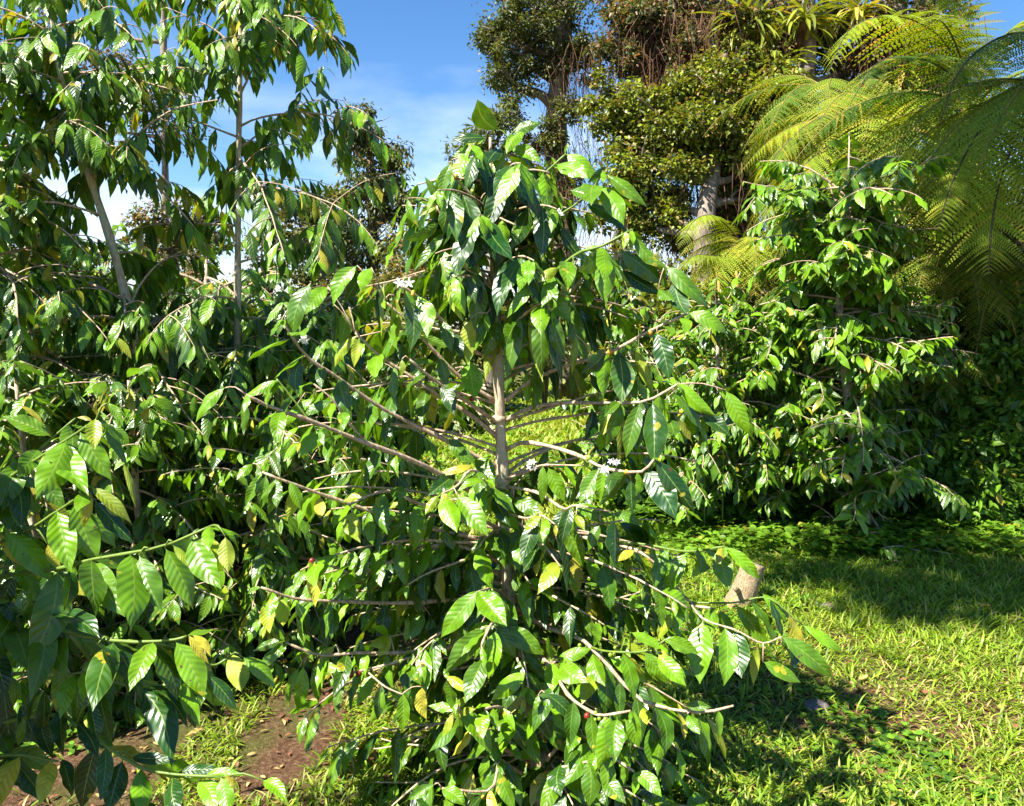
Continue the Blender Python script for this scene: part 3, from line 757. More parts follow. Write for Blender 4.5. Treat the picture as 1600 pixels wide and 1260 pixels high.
for k in range(46):      # the wide leafy skirt to both sides
    fz = .05 + .0072 * k
    p0 = np.array([np.interp(fz, np.linspace(0, 1, 34), CT[:, q]) for q in range(3)])
    pts = grow(p0, (R(182) if k % 2 else R(0)) + rng.normal(0, .5), .25, rng.uniform(.4, .78) * (.85 if k % 2 == 0 else 1), .7, 12, .05)
    pts[:, 2] = np.maximum(pts[:, 2], gz(pts[:, 0], pts[:, 1]) + .06)
    l = MB(); auto_leaves(l, pts, .25, 1, .048, .13, .050, 1.0, lod=0, age=(.1, 1))
    make_branch(centre, pts, [.005, .002], M['leaf'], l)
for k in range(26):      # the tight column of hanging leaves under its tip
    fz = .70 + .0098 * k; a += 2.4
    p0 = np.array([np.interp(fz, np.linspace(0, 1, 34), CT[:, q]) for q in range(3)])
    pts = grow(p0, a, .6, rng.uniform(.12, .30), .8, 8)
    l = MB(); auto_leaves(l, pts, .4, 1, .05, .165, .058, 2.3, lod=0, age=(.75, 1.1), yel=.02)
    bb = make_branch(centre, pts, [.004, .002], M['leaf'], l)
for k in range(30):
    i = rng.integers(0, len(built)); p = built[i][0][rng.integers(5, 12)]
    kind = ('berry_green', 'berry_green', 'berry_gold', 'berry_green')[k % 4]
    for _ in range(rng.integers(1, 4)): cherry_on(outb[i], p + rng.normal(0, .006, 3) - [0, 0, .006], kind, rng.uniform(.0045, .0065))

# ------------------------------------------------------------------ the plant leaning in at the near left
FT = spline([(-1.32, 1.55, gz(-1.32, 1.55)), (-1.31, 1.56, .6), (-1.27, 1.58, 1.2), (-1.24, 1.6, 1.75)], 16)
front = thing('coffee_plant', 'closest coffee plant, big leaves reaching in from the left edge, mostly in its own shade', 'coffee plant', FT[0])
mb = MB(); tube(mb, FT, [.03, .02, .01], 10, .04, knots=4); mb.build('trunk', M['bark'], front)
def fb(pts, r, g='green'):
    p = [tuple(q) for q in pts]
    return (p, r, g)
Q = 1.62
FB = [
 fb([(-230, 760, 1.6), (-60, 770, 1.6), (34, 726, Q), (78, 688, 1.6), (118, 654, 1.6)], [.0045, .002]),
 fb([(-230, 800, 1.6), (-30, 765, 1.6), (50, 722, 1.56), (100, 690, 1.54), (150, 657, 1.53)], [.0045, .002]),
 fb([(-230, 900, 1.6), (-40, 860, 1.58), (40, 830, 1.54), (88, 800, 1.52), (130, 772, 1.5)], [.0045, .002]),
 fb([(-230, 960, 1.6), (-20, 905, 1.56), (95, 888, 1.5), (140, 875, 1.48), (250, 855, 1.45), (330, 822, 1.43)], [.0045, .002]),
 fb([(-230, 1000, 1.6), (-40, 950, 1.56), (50, 962, 1.5), (110, 990, 1.46), (200, 1003, 1.42), (270, 1000, 1.4), (292, 994, 1.4)], [.0045, .002]),
 fb([(200, 1003, 1.42), (260, 1010, 1.5), (325, 1040, 1.56), (358, 1028, 1.58)], [.0035, .0022]),
 fb([(-230, 1150, 1.6), (-60, 1080, 1.55), (30, 1052, 1.5), (70, 1060, 1.47), (130, 1050, 1.45)], [.0045, .002]),
 fb([(-230, 1200, 1.6), (0, 1130, 1.52), (90, 1118, 1.46), (130, 1140, 1.42), (210, 1195, 1.38), (270, 1210, 1.36), (350, 1214, 1.34)], [.0045, .002]),
 fb([(-230, 1240, 1.6), (-40, 1190, 1.5), (30, 1180, 1.44), (90, 1190, 1.4)], [.0045, .002]),
 fb([(110, 990, 1.46), (170, 1060, 1.5), (240, 1072, 1.5), (320, 1062, 1.5)], [.0045, .002]),
]
FL = """
80 682 12 654 30 b u;92 696 134 767 50 g u;124 674 170 744 36 b u;149 654 148 699 26 Y u .4;160 656 195 722 20 m d;192 722 210 788 11 Y u;151 650 152 626 6 O u
144 658 122 653 7 O u;68 664 32 635 9 O u;168 631 190 664 14 b u;169 630 195 650 11 b u;68 740 100 792 28 m s;34 720 7 792 42 g u;12 770 50 836 38 m s
88 796 109 886 46 b u .2;118 780 148 874 44 b u .2;138 764 130 820 16 O u .2;142 762 200 814 24 Y u .9;146 780 204 844 32 d d;62 724 104 748 18 Y l
0 835 36 884 26 YY l;6 830 76 904 42 b u;24 880 62 934 28 g u;74 850 94 888 16 YY u;90 892 130 928 26 m s;140 880 190 956 50 g s;218 868 250 946 42 m s
258 856 298 944 44 g u;270 852 302 888 14 Y u;302 836 342 913 46 g s .3;318 836 360 882 22 Y l;352 838 356 890 28 Y l;274 1002 316 1084 44 b s .3
294 992 324 1034 15 O u;300 992 327 1024 14 O u;360 1020 376 1076 36 Y l;378 1026 426 1072 28 b u;236 1010 274 1088 40 m d;180 1008 218 1088 48 d d
74 960 148 994 42 d d;154 1006 174 1060 42 d d;50 968 100 1048 52 m u;20 980 42 1042 46 m u;90 1043 90 1112 26 g u .3;126 1055 120 1130 30 m s
6 1067 18 1169 30 d s;15 1055 20 1100 20 m u;54 1070 45 1124 22 d d;69 1076 66 1154 28 d d;96 1103 99 1175 36 d d;153 1070 174 1160 32 d d
200 1085 205 1130 22 d d;231 1070 288 1133 28 d d;279 1070 303 1133 32 d d;324 1055 366 1106 26 d u;246 1100 255 1148 22 d d;150 1166 129 1256 44 d u .1
192 1187 171 1262 42 d u .1;222 1205 204 1268 38 d d;271 1214 279 1268 38 d s;309 1220 333 1268 34 b u;345 1214 357 1268 30 g s;351 1212 372 1235 13 O u
318 1214 375 1212 20 b u .9;276 1208 342 1203 24 d u;204 1184 270 1190 22 d d;411 1220 444 1250 26 b u;0 1190 30 1226 38 d s;15 1180 69 1250 38 d d
96 1184 111 1240 28 d d;39 1120 30 1163 14 m u;0 1150 15 1180 26 m u;60 1120 80 1180 34 d d;120 1130 150 1180 30 d d;30 1100 60 1160 30 d d;140 1100 150 1160 30 d d
-10 930 30 990 40 d d;60 940 90 1000 34 d d;100 960 80 1030 32 d u;110 890 100 950 32 d d;-10 1010 10 1080 36 d u;20 900 -10 960 34 d d
"""
explicit(front, FB, FL, M['leaf'], 0.0, fill=(.3, .085, .155, 1.0, .4))
for k in range(34):
    a += 2.4
    fz = .15 + .82 * k / 34
    p0 = np.array([np.interp(fz, np.linspace(0, 1, 16), FT[:, q]) for q in range(3)])
    pts = grow(p0, R(-150) + R(100) * math.sin(a * 1.7), .2, rng.uniform(.4, .8), .8)
    l = MB(); auto_leaves(l, pts, .2, 1, .075, .16, .064, 1.0, lod=0, age=(.3, 1))
    make_branch(front, pts, [.006, .0025], M['leaf'], l)

for k in range(16):
    p0 = np.array([np.interp(.55 + .32 * k / 16, np.linspace(0, 1, 16), FT[:, q]) for q in range(3)])
    pts = grow(p0, R(-112 + 40 * math.sin(k * 2.3)), .25, rng.uniform(.45, .75), .5)
    pts[:, 0] = np.minimum(pts[:, 0], -.70 * pts[:, 1] - .10)
    l = MB(); auto_leaves(l, pts, .15, 1, .06, .17, .07, .5, lod=1, age=(.2, .9), gap=.05)
    make_branch(front, pts, [.006, .0025], M['leaf'], l)

# ------------------------------------------------------------------ coffee rows
def tp(px0, Y, H, *mid):
    x, y, z = P(px0, 700, Y); z = float(gz(x, y))
    pts = [(x, y, z)]
    for (px, py) in mid: pts.append(tuple(P(px, py, Y)))
    if H: pts.append((pts[-1][0] + rng.normal(0, .03), y, z + H))
    return pts
LG = 'tall coffee plants on the left against the sky'
def T(px, py, Y):
    p = P(px, py, Y); return (p[0], p[1], float(gz(p[0], p[1])) - .02)
coffee('tall coffee plant with a straight pale upright trunk against the blue sky', [T(366, 900, 3.9), P(366, 760, 3.92), P(371, 520, 3.95), P(372, 300, 4), P(376, 60, 4), P(380, -150, 4)], .016, (.18, .99), 62, .84, 1.9, .145, 1, .042, (.35, .12), .8, group=LG, wr=.31, gap=.2, skip=(.45, .62), start=.12, yel=.09, age=(.1, .95))
coffee('tall coffee plant whose bare pale trunk leans across the sky beside a white-stemmed arch', [T(250, 960, 3.6), P(225, 640, 3.6), P(188, 430, 3.6), P(135, 260, 3.6), P(95, 120, 3.6), P(70, -60, 3.6)], .018, (.1, .99), 54, .64, 1.9, .145, 1, .042, (.35, .1), .9, group=LG, wr=.31, gap=.2, skip=(.37, .60), start=.12, yel=.09, age=(.1, .95))
coffee('coffee plant filling the left edge below the sky, with green cherries on arching stems', [T(-40, 1000, 3.5), P(-30, 700, 3.5), P(-10, 400, 3.5), P(-30, 100, 3.5)], .02, (.1, .99), 56, .72, 1.5, .14, 1, .042, (.3, .1), .9, group=LG, wr=.31, gap=.1, yel=.1, age=(.1, .95))
RG = 'coffee plants in the rows'
coffee('dense dark coffee plant behind the closest plant, hung with downward leaves', tp(150, 4.3, 1.75), .022, (.06, .98), 56, .75, 1.4, .125, 1, .036, group=RG, yel=.1)
coffee('dense coffee plant between the tall straight one and the grassy gap', tp(460, 4.3, 1.62), .022, (.06, .98), 56, .72, 1.3, .125, 1, .036, group=RG, yel=.1)
coffee('leafy coffee plant right under the leaning trunk, its lowest leaves brushing the ground', tp(300, 4.1, 1.5), .02, (.06, .98), 54, .72, 1.3, .125, 1, .036, group=RG, yel=.1)
coffee('coffee plant low behind the bare left branches of the middle plant', tp(585, 4.7, 1.1), .02, (.08, .98), 40, .55, 1.1, .125, 1, .040, group=RG)
coffee('coffee plant seen between the leaning trunk and the straight trunk, tips yellow green', tp(330, 5.0, 1.9), .025, (.12, .98), 36, .75, 1.3, .125, 1, .040, group=RG, age=(.1, .9))
coffee('coffee plant at the far left behind the big foreground leaves', tp(30, 4.8, 1.9), .025, (.12, .98), 34, .75, 1.3, .125, 1, .040, group=RG)
coffee('round distant coffee bush with a pale forked base on the sunny grass', tp(700, 10.6, .95), .05, (.3, .95), 44, .70, .9, .14, 2, .06, group=RG, berries=0)
coffee('distant coffee bush beside the forked one, half hidden by bare branches', tp(600, 10.0, 1.2), .04, (.2, .95), 44, .75, .9, .14, 2, .06, group=RG, berries=0)
coffee('coffee plant right behind the middle plant, among upright yellow flower spikes', tp(985, 6.4, 1.75), .022, (.06, .98), 60, .65, 1.2, .125, 1, .040, group=RG)
coffee('coffee plant low at the foot of the bank with glossy overlapping leaves', tp(1120, 5.9, 1.6), .022, (.04, .98), 64, .62, 1.0, .125, 1, .040, group=RG, age=(.1, .8))
coffee('dappled coffee plant left of the trunk with bare stubs, above the grass', tp(1210, 5.95, 1.5), .02, (.06, .98), 50, .55, 1.0, .125, 1, .040, group=RG, age=(.1, .8))
coffee('tall coffee plant with a bare knobbly tan trunk standing before the tree ferns', [P(1356, 818, 5.6), P(1340, 740, 5.65), P(1318, 560, 5.7), P(1312, 470, 5.7), P(1318, 380, 5.7), P(1322, 290, 5.7)], .026, (.08, .99), 100, .76, .95, .15, 1, .04, (.45, .15), .8, group=RG, age=(.0, .7), start=.3, gap=.15, shape=lambda f: (.78 if .5 < f < .66 else 1.0) if f < .9 else 1.0 - (f - .9) * 3)
coffee('coffee plant low before the leaning trunk, its fine leaves tipped yellow green', tp(215, 3.35, 1.3), .016, (.06, .98), 50, .55, 1.2, .115, 1, .036, group=RG, yel=.08, age=(-.1, .9))
coffee('coffee plant low before the straight trunk, half shaded', tp(425, 3.5, 1.12), .016, (.06, .98), 48, .52, 1.2, .115, 1, .036, group=RG, yel=.08, age=(-.1, .9))
coffee('coffee plant squeezed behind the topmost leaves of the closest plant', tp(55, 3.1, 1.35), .016, (.06, .98), 46, .52, 1.2, .115, 1, .036, group=RG, yel=.08, age=(-.1, .9))

coffee('shaded coffee plant crowded in behind the one with the bare tan trunk', tp(1415, 6.35, 1.2), .018, (.06, .98), 50, .6, 1.1, .125, 1, .04, group=RG, yel=.03)
# ------------------------------------------------------------------ tree ferns
def frond(plant, p0, az, el, L, drop, wid=.27, mat='fern', age=(.1, .6), yel=.12, np_=30, m=11, pts=None, stalk='rachis', hang=.27):
    if pts is None:
        pts = grow(p0, az, el, L, drop, 22, .012)
    else: pts = spline(pts, 23); L = np.linalg.norm(np.diff(pts, axis=0), axis=1).sum()
    mb = MB()
    tube(mb, pts, [.010, .007, .003], 5, .02)
    st = mb.build('frond_stalk', M[stalk], plant)
    l = MB()
    fr = np.linspace(.13, .985, np_); n = len(fr)
    pos = np.stack([np.interp(fr, np.linspace(0, 1, len(pts)), pts[:, k]) for k in range(3)], 1)
    d = nrm(np.gradient(pts, axis=0)); T = np.stack([np.interp(fr, np.linspace(0, 1, len(pts)), d[:, k]) for k in range(3)], 1)
    T = nrm(T)
    side = nrm(np.cross(T, UP) + 1e-5)
    lp = wid * L * np.clip(np.sin(np.pi * (fr * .82 + .12)) ** .8, .05, 1)
    lp = np.where(fr > .6, wid * L * (1.02 - fr) / .42 * .93, lp)
    a0 = rng.uniform(*age) if rng.uniform() > .25 else rng.uniform(.5, .9)
    for sg in (-1, 1):
        S = side * sg
        D = nrm(S + T * .42 - UP * hang * .4 + rng.normal(0, .05, (n, 3)))
        k = np.linspace(0, 1, m)[None, :, None]
        ll = (lp * np.where(rng.uniform(size=n) < .06, .25, rng.uniform(.78, 1.08, n)))[:, None, None]
        mid = pos[:, None] + D[:, None] * ll * k - UP * hang * ll * k ** 2 * 1.1
        Dm = nrm(D[:, None] - UP * hang * 2.2 * k)
        Nn = nrm(np.cross(S, T) * sg)[:, None] + 0 * Dm
        Nn = nrm(Nn - (Nn * Dm).sum(-1, keepdims=True) * Dm)
        X = np.cross(Dm, Nn)
        wl_ = (.080 * ll * (1.04 - k) ** .7)
        sp_ = ll / m * .42
        for s2 in (-1, 1):
            tipv = mid + X * s2 * wl_ + Dm * wl_ * .45 - Nn * wl_ * .15
            v = np.stack([mid - Dm * sp_, mid + Dm * sp_, tipv + Dm * sp_ * .35, tipv - Dm * sp_ * .5], 2).reshape(-1, 3)
            if s2 * 1 > 0: f = np.array([0, 1, 2, 3])
            else: f = np.array([3, 2, 1, 0])
            f = (np.arange(n * m) * 4)[:, None] + f
            tn = toneset(n * m, (a0, a0 + .12), 0); tn[:, 1] = np.repeat(np.where(rng.uniform(size=n) < yel, rng.uniform(.2, .8, n), 0), m) + .15 * np.tile(np.linspace(0, 1, m), n) ** 4
            tn[:, 2] = np.repeat(rng.uniform(.3, .7, n), m)
            l.add(v, f, np.repeat(tn, 4, 0))
    # the thin midribs
    l.build('leaflets', M[mat], st)
    return st

def tree_fern(label, c, base, L, n, azs, els=(.75, .1), drop=(1.5, 2.1), group='tree ferns on the bank', dead=2, age=(.05, .6), cr=.09, wid=.24, np_=40, m=16, yel=.12, custom=(), sk='rachis'):
    c = np.array(c, float)
    pl = thing('tree_fern', label, 'tree fern', (base[0], base[1], base[2]), group)
    mb = MB(); tr_ = spline([base, (np.array(base) + c) / 2 + [rng.normal(0, .05), rng.normal(0, .05), 0], c], 14)
    tube(mb, tr_, [cr * 1.15, cr * .8, cr], 12, .16, knots=2)
    mb.build('trunk', M['fernbark'], pl)
    for k in range(n):
        t = (k + .5) / n
        az = R(azs[0] + (azs[1] - azs[0]) * ((k * .618) % 1)) + rng.normal(0, .1)
        el = els[0] + (els[1] - els[0]) * t + rng.normal(0, .08)
        frond(pl, c, az, el, L * rng.uniform(.82, 1.1), rng.uniform(*drop), wid, age=age, np_=np_, m=m, yel=yel, stalk=sk)
    for cu in custom:
        frond(pl, c, 0, 0, 0, 0, wid, pts=[c] + [P(*q) for q in cu], age=(age[0], age[0] + .3), np_=np_ + 8, m=m, stalk='dark_bark')
    for k in range(dead):
        frond(pl, c, R(rng.uniform(*azs)), -.5, L * .8, 1.6, wid * .6, mat='deadfern', age=(0, .8), np_=22, m=6, stalk='roots', hang=.9)
    return pl

def gp(px, py, Y):
    x, y, z = P(px, py, Y)
    return (x, y, float(gz(x, y)) - .05)

tree_fern('big tree fern with a dark arching stalk curling over the sky and rusty dead fronds', P(1518, 172, 7.2), gp(1540, 500, 7.4), 1.75, 15, (60, 330), (.9, 0), cr=.10, dead=4, wid=.26, np_=34, m=17,
          custom=([(1502, 110, 7.0), (1462, 52, 6.8), (1400, 25, 6.6), (1330, 45, 6.5), (1292, 120, 6.45)], [(1545, 90, 7.0), (1590, 40, 6.9), (1640, 40, 6.8), (1690, 110, 6.7)],
                  [(1500, 90, 7.3), (1500, 20, 7.3), (1470, -40, 7.3), (1420, -60, 7.3)], [(1490, 120, 6.8), (1430, 90, 6.4), (1370, 100, 6.2), (1330, 160, 6.1)]))
tree_fern('nearest tree fern, pale yellow green fronds hanging in from the right edge', P(1660, 150, 5.6), gp(1800, 600, 6.3), 1.45, 12, (140, 290), (.8, -.1), cr=.10, wid=.27, np_=35, m=18, age=(.0, .35),
          custom=([(1600, 130, 5.4), (1540, 190, 5.2), (1490, 280, 5.1), (1465, 360, 5.0)], [(1610, 180, 5.2), (1570, 260, 5.0), (1550, 350, 4.95), (1545, 430, 4.9)], [(1620, 60, 5.5), (1560, 60, 5.4), (1500, 110, 5.3), (1470, 190, 5.3)]))
tree_fern('tree fern of many golden green layers spreading beside the ivy covered tree', P(1370, 205, 8.6), gp(1390, 440, 8.8), 1.75, 18, (95, 300), (.7, -.1), wid=.24, age=(.0, .4), yel=.3,
          custom=([(1320, 215, 8.2), (1260, 255, 8.0), (1205, 320, 7.9), (1185, 360, 7.9)], [(1330, 180, 8.5), (1270, 190, 8.3), (1215, 240, 8.2), (1190, 290, 8.1)], [(1330, 250, 7.9), (1270, 300, 7.7), (1230, 360, 7.6), (1215, 420, 7.6)]))
tree_fern('low yellow tree fern at the foot of the pale forest trunk', P(1165, 385, 8.6), gp(1170, 520, 8.6), 1.0, 14, (60, 300), (.8, -.1), cr=.06, wid=.27, age=(-.05, .1), yel=.35, np_=34, m=13,
          custom=([(1120, 340, 8.4), (1085, 345, 8.3), (1060, 390, 8.2)], [(1130, 400, 8.3), (1085, 400, 8.2), (1055, 430, 8.1)]))
tree_fern('tree fern right above the tall coffee plant with the tan trunk', P(1440, 290, 7.0), gp(1455, 470, 7.0), 1.15, 13, (100, 320), (.7, -.2), cr=.08, age=(.05, .6), np_=36, m=14)
tree_fern('dark shaded tree fern behind the yellow one, fronds drooping low', P(1270, 440, 7.9), gp(1275, 560, 7.9), 1.2, 12, (110, 330), (.5, -.3), cr=.07, age=(.6, .95), yel=.02, np_=34, m=13)
tree_fern('small tree fern with orange lit stalks low at the right edge', P(1575, 405, 6.6), gp(1600, 420, 7.4), 1.0, 12, (100, 320), (.6, -.3), cr=.05, age=(.3, .9), np_=34, m=14, wid=.22)
tree_fern('tree fern at the top of the bank, only its crown above the other fronds', P(1300, 150, 9.6), gp(1300, 400, 9.8), 1.6, 14, (120, 320), (.8, 0), age=(.2, .8), np_=34, m=13)
tree_fern('far off ochre fern clump on the hillside over the distant bushes', P(590, 510, 13), gp(590, 600, 13), 1.3, 16, (0, 360), (.7, .1), group='tree ferns on the bank', cr=.08, age=(-.1, .1), yel=.7, np_=22, m=8)
for k, (x, y, Y) in enumerate(((1502, 440, 7.4), (1582, 430, 7.0), (1122, 455, 7.9), (1150, 440, 7.9))):
    t = thing('fern_stem', ('orange brown bare stem standing in the dark under the hanging fronds', 'orange lit bare stem at the right edge under the fronds',
              'thin rusty stem under the yellow fern', 'thin yellow stem just right of the rusty one')[k], 'stem', gp(x, y, Y))
    q = P(x, y, Y); b = np.array(gp(x + 8, y, Y)); mb = MB(); tube(mb, spline([b, (b + q) / 2 + [.03, 0, 0], q + [0, 0, .1]], 10), [.03 if k < 2 else .015, .018 if k < 2 else .01], 8, .06, knots=2)
    mb.build('stalk', M['stalk'], t)

# ------------------------------------------------------------------ forest trees
def clumps(l, cen, rad, nl, size, ncl, age, yel, sq=1.0, droop=.4):
    "leaves gathered in clumps inside an uneven ellipsoid"
    cl = rng.normal(0, 1, (ncl, 3)); cl = nrm(cl) * rng.uniform(.25, 1, (ncl, 1)) ** .6
    cl = np.asarray(cen) + cl * rad * [1, 1, sq]
    cw = rng.uniform(.08, .27, ncl) * rad
    cl = cl + rng.normal(0, .14 * rad, (ncl, 3))
    ca = rng.uniform(0, 1, ncl)
    k = rng.integers(0, ncl, nl)
    off = rng.normal(0, 1, (nl, 3)); off = off * cw[k][:, None] * [1, 1, .75]
    B = cl[k] + off
    O = nrm(off + rng.normal(0, .01, (nl, 3)))
    C = nrm(O + rng.normal(0, .6, (nl, 3)) - UP * droop)
    N = UP * .8 + O * .5 + rng.normal(0, .45, (nl, 3))
    tn = toneset(nl, age, yel); tn[:, 2] = np.clip(.6 * ca[k] + .4 * rng.uniform(0, 1, nl), 0, 1)
    return B, C, N, tn

def forest_tree(label, trunk, r, blobs, leafsize, age=(.3, 1), yel=.05, mat='small', bark='tree_bark', group='forest trees behind the coffee', dens=1.0, strands=(), name='tree', cat='tree', limbs=True, wr=.55, droop=.4):
    tr_ = spline(trunk, 24)
    pl = thing(name, label, cat, tr_[0], group)
    mb = MB(); tube(mb, tr_, r, 12, .09)
    l = MB(); lb = MB()
    Bs = []; 
    for (px, py, rp, Y, n, *o) in blobs:
        c = P(px, py, Y); rad = rp / F * Y
        n = int(n * dens)
        a_ = o[0] if o else age
        Bs.append(clumps(l, c, rad, n, leafsize, max(6, int(rp / 2.4)), a_, yel, 1.0, droop))
        if limbs:
            i = int(np.clip(np.argmin(abs(tr_[:, 2] - (c[2] - rad * .7))), 2, 22))
            p = tr_[i]
            tube(mb, spline([p, (p + c) / 2 + rng.normal(0, rad * .15, 3), c], 9), [r[-1] * .9, r[-1] * .3], 6, .06)
            for _ in range(7):
                e = c + nrm(rng.normal(0, 1, 3)) * rad * rng.uniform(.7, 1.15)
                q = p + (c - p) * rng.uniform(.45, 1)
                tube(mb, spline([q, (q + e) / 2 + rng.normal(0, rad * .12, 3), e], 6), [r[-1] * .3, r[-1] * .06], 4, .05)
    B, C, N, tn = [np.concatenate(z) for z in zip(*Bs)]
    B[:, 2] = np.maximum(B[:, 2], gz(B[:, 0], B[:, 1]) + .02)
    s = leafsize * rng.uniform(.6, 1.3, len(B))
    leaves(l, B, C, N, s, s * wr, .5, .3, tn, 3, 2, 0, 0, round_=.8)
    mb.build('trunk', M[bark], pl)
    l.build('crown', M[mat], pl)
    if strands:
        s_ = MB()
        for (px, py, rp, Y, n, ln) in strands:
            rad = rp / F * Y
            for _ in range(n):
                p = P(px, py, Y) + rng.normal(0, 1, 3) * [rad, rad * .7, rad * .5]
                L_ = ln / F * Y * rng.uniform(.4, 1.2)
                q = [p]
                for k in range(5): q.append(q[-1] - UP * L_ / 5 + rng.normal(0, L_ * .07, 3))
                tube(s_, np.array(q), [rng.uniform(.003, .009), .002], 3)
        tag(s_.build('aerial_roots', M['roots'], pl), kind='stuff')
    return pl

GR = (.35, 1.0)
forest_tree('tall grey barked tree with a sparse grey green crown on the open sky side', [P(885, 620, 14.5), P(876, 330, 14.5), P(868, 180, 14.5), P(880, 60, 14.5), P(872, -120, 14.5)], [.24, .2, .16, .12],
            [(815, 70, 62, 14.3, 3400), (780, 60, 34, 14.3, 1500), (830, 10, 60, 14.6, 2800), (800, 135, 44, 14.2, 1900), (870, 40, 50, 14.2, 2200), (845, 215, 32, 14.2, 1500, (.2, .7)), (905, 90, 34, 14.4, 1300), (880, 290, 34, 14.2, 1200), (890, 170, 26, 14, 700), (860, 390, 40, 14, 1300)],
            .065, (.2, 1.0), .05, dens=1.5, strands=((905, 90, 26, 14.2, 90, 130), (860, 230, 34, 14.2, 110, 90), (890, 300, 30, 14, 60, 80)))
forest_tree('massive dark tree hung with rusty brown aerial roots', [P(1150, 560, 13.2), P(1140, 260, 13.2), P(1100, 90, 13.2), P(1080, -120, 13.2)], [.45, .4, .3, .25],
            [(970, 40, 52, 13, 2600), (1040, 10, 70, 13.2, 3400), (1110, 30, 80, 13.2, 4200), (1160, 90, 66, 13.2, 3600), (1000, 95, 30, 12.8, 900), (1030, 130, 30, 12.8, 700), (1100, 130, 50, 13, 1900), (1190, 190, 60, 13.2, 2400), (1185, 20, 50, 13, 2200), (960, 90, 30, 12.4, 700), (1075, 70, 34, 12.3, 900), (1150, 30, 34, 12.3, 900), (1010, 20, 34, 12.3, 900), (1125, 110, 24, 12.2, 500), (1215, 60, 44, 12.9, 1500), (1240, 120, 36, 12.9, 1200), (1290, 60, 40, 13.2, 1100), (1070, 120, 26, 12.2, 500, (.2, .5))],
            .07, (.3, 1.1), .30, bark='dark_bark', dens=1.4, strands=((1050, 60, 42, 12.6, 300, 190), (1120, 70, 50, 12.7, 300, 210), (1010, 60, 30, 12.8, 120, 130), (1180, 120, 36, 12.8, 160, 200)))
forest_tree('stout tree wrapped in bright yellow green climbing vine down to a bare reddish grey trunk', [P(1096, 520, 11.1), P(1098, 420, 11.1), P(1103, 330, 11.2), P(1118, 220, 11.8), P(1110, 100, 12.4)], [.16, .13, .11, .08],
            [(965, 175, 44, 11.8, 1900), (1010, 190, 56, 11.7, 2800), (1070, 170, 50, 11.7, 2400), (1130, 150, 56, 11.8, 2800), (1200, 160, 56, 12, 2600), (985, 255, 52, 11.6, 2300), (1050, 250, 60, 11.5, 3000), (1112, 212, 56, 11.6, 2900), (1170, 250, 60, 11.8, 2800), (1230, 210, 42, 12, 1500), (1010, 320, 46, 11.6, 1600), (1052, 320, 34, 11.6, 1100), (1160, 310, 30, 11.8, 900), (975, 350, 40, 11.8, 1200), (1050, 370, 34, 11.6, 900), (1165, 85, 30, 11.9, 800), (1180, 30, 20, 12, 400), (1060, 130, 26, 11.7, 500), (945, 140, 20, 11.8, 250), (1230, 130, 24, 12, 400)],
            .066, (-.1, 1.0), .17, mat='vine', dens=1.7, strands=((1130, 280, 60, 12, 260, 160), (1010, 330, 50, 12, 200, 120), (1200, 240, 40, 12, 120, 150)), wr=.7)
forest_tree('slim tree with a pale white trunk carrying a perched strap leaved plant', [P(1262, 560, 12.6), P(1266, 330, 12.6), P(1258, 190, 12.6), P(1262, 60, 12.6), P(1255, -120, 12.6)], [.17, .15, .13, .12],
            [(1240, 330, 46, 12.3, 1100), (1200, 400, 50, 12, 1300), (1300, 20, 40, 13, 900), (1330, 110, 46, 13.2, 900), (1240, 10, 30, 12.8, 600)], .08, GR, .05)
forest_tree('ragged tree right of the white trunk with dead brown skirts', [P(1390, 520, 13), P(1395, 260, 13), P(1400, 100, 13), P(1395, -120, 13)], [.26, .2, .18, .16],
            [(1300, 30, 50, 13, 1500), (1460, 20, 50, 13.2, 1200), (1390, 40, 60, 12.9, 1900), (1350, 90, 46, 12.8, 1300), (1440, 60, 50, 13, 900), (1410, 150, 46, 12.8, 1100), (1370, 150, 46, 12.6, 1500, (.1, .6)), (1450, 120, 40, 13, 500), (1320, 190, 40, 12.8, 900), (1460, 170, 46, 12.9, 900)], .08, (.4, 1.1), .15,
            strands=((1400, 60, 34, 12.6, 420, 170), (1450, 90, 30, 12.8, 200, 120)))
forest_tree('slender tree draped with hanging vines, rounded top against the sky', [P(586, 640, 15), P(584, 440, 15), P(580, 300, 15), P(575, 190, 15)], [.12, .1, .08, .05],
            [(572, 190, 34, 15, 1500), (560, 230, 34, 15, 1500), (600, 250, 34, 15, 1500), (565, 300, 44, 15, 2200), (610, 310, 36, 15, 1500), (590, 370, 46, 14.9, 2200), (560, 420, 44, 14.8, 1800), (640, 330, 24, 15, 500)], .10, (.25, .95), .06, droop=1.2, wr=.4)
forest_tree('small bushy tree with a flat olive crown left of the vine draped tree', [P(505, 640, 14), P(503, 470, 14), P(500, 380, 14)], [.12, .09, .06],
            [(465, 345, 34, 14, 1200, (.1, .7)), (510, 325, 36, 14, 1400, (.1, .7)), (490, 380, 40, 14, 1500), (530, 395, 36, 14, 1200), (520, 450, 40, 13.8, 1300), (470, 440, 34, 14, 900)], .085, (.1, .85), .08)
forest_tree('leafless looking scrub tree of tangled olive twigs behind the bare left branches', [P(660, 600, 14), P(655, 480, 14), P(660, 400, 14)], [.1, .07, .05],
            [(640, 400, 46, 14, 1500, (.0, .6)), (690, 400, 40, 14, 1200, (.0, .6)), (610, 450, 46, 13.6, 1500, (.0, .6)), (670, 460, 50, 13.6, 1700), (720, 330, 34, 14, 800), (700, 370, 34, 14, 700), (730, 430, 40, 13.6, 1100)], .08, (.1, .8), .22)
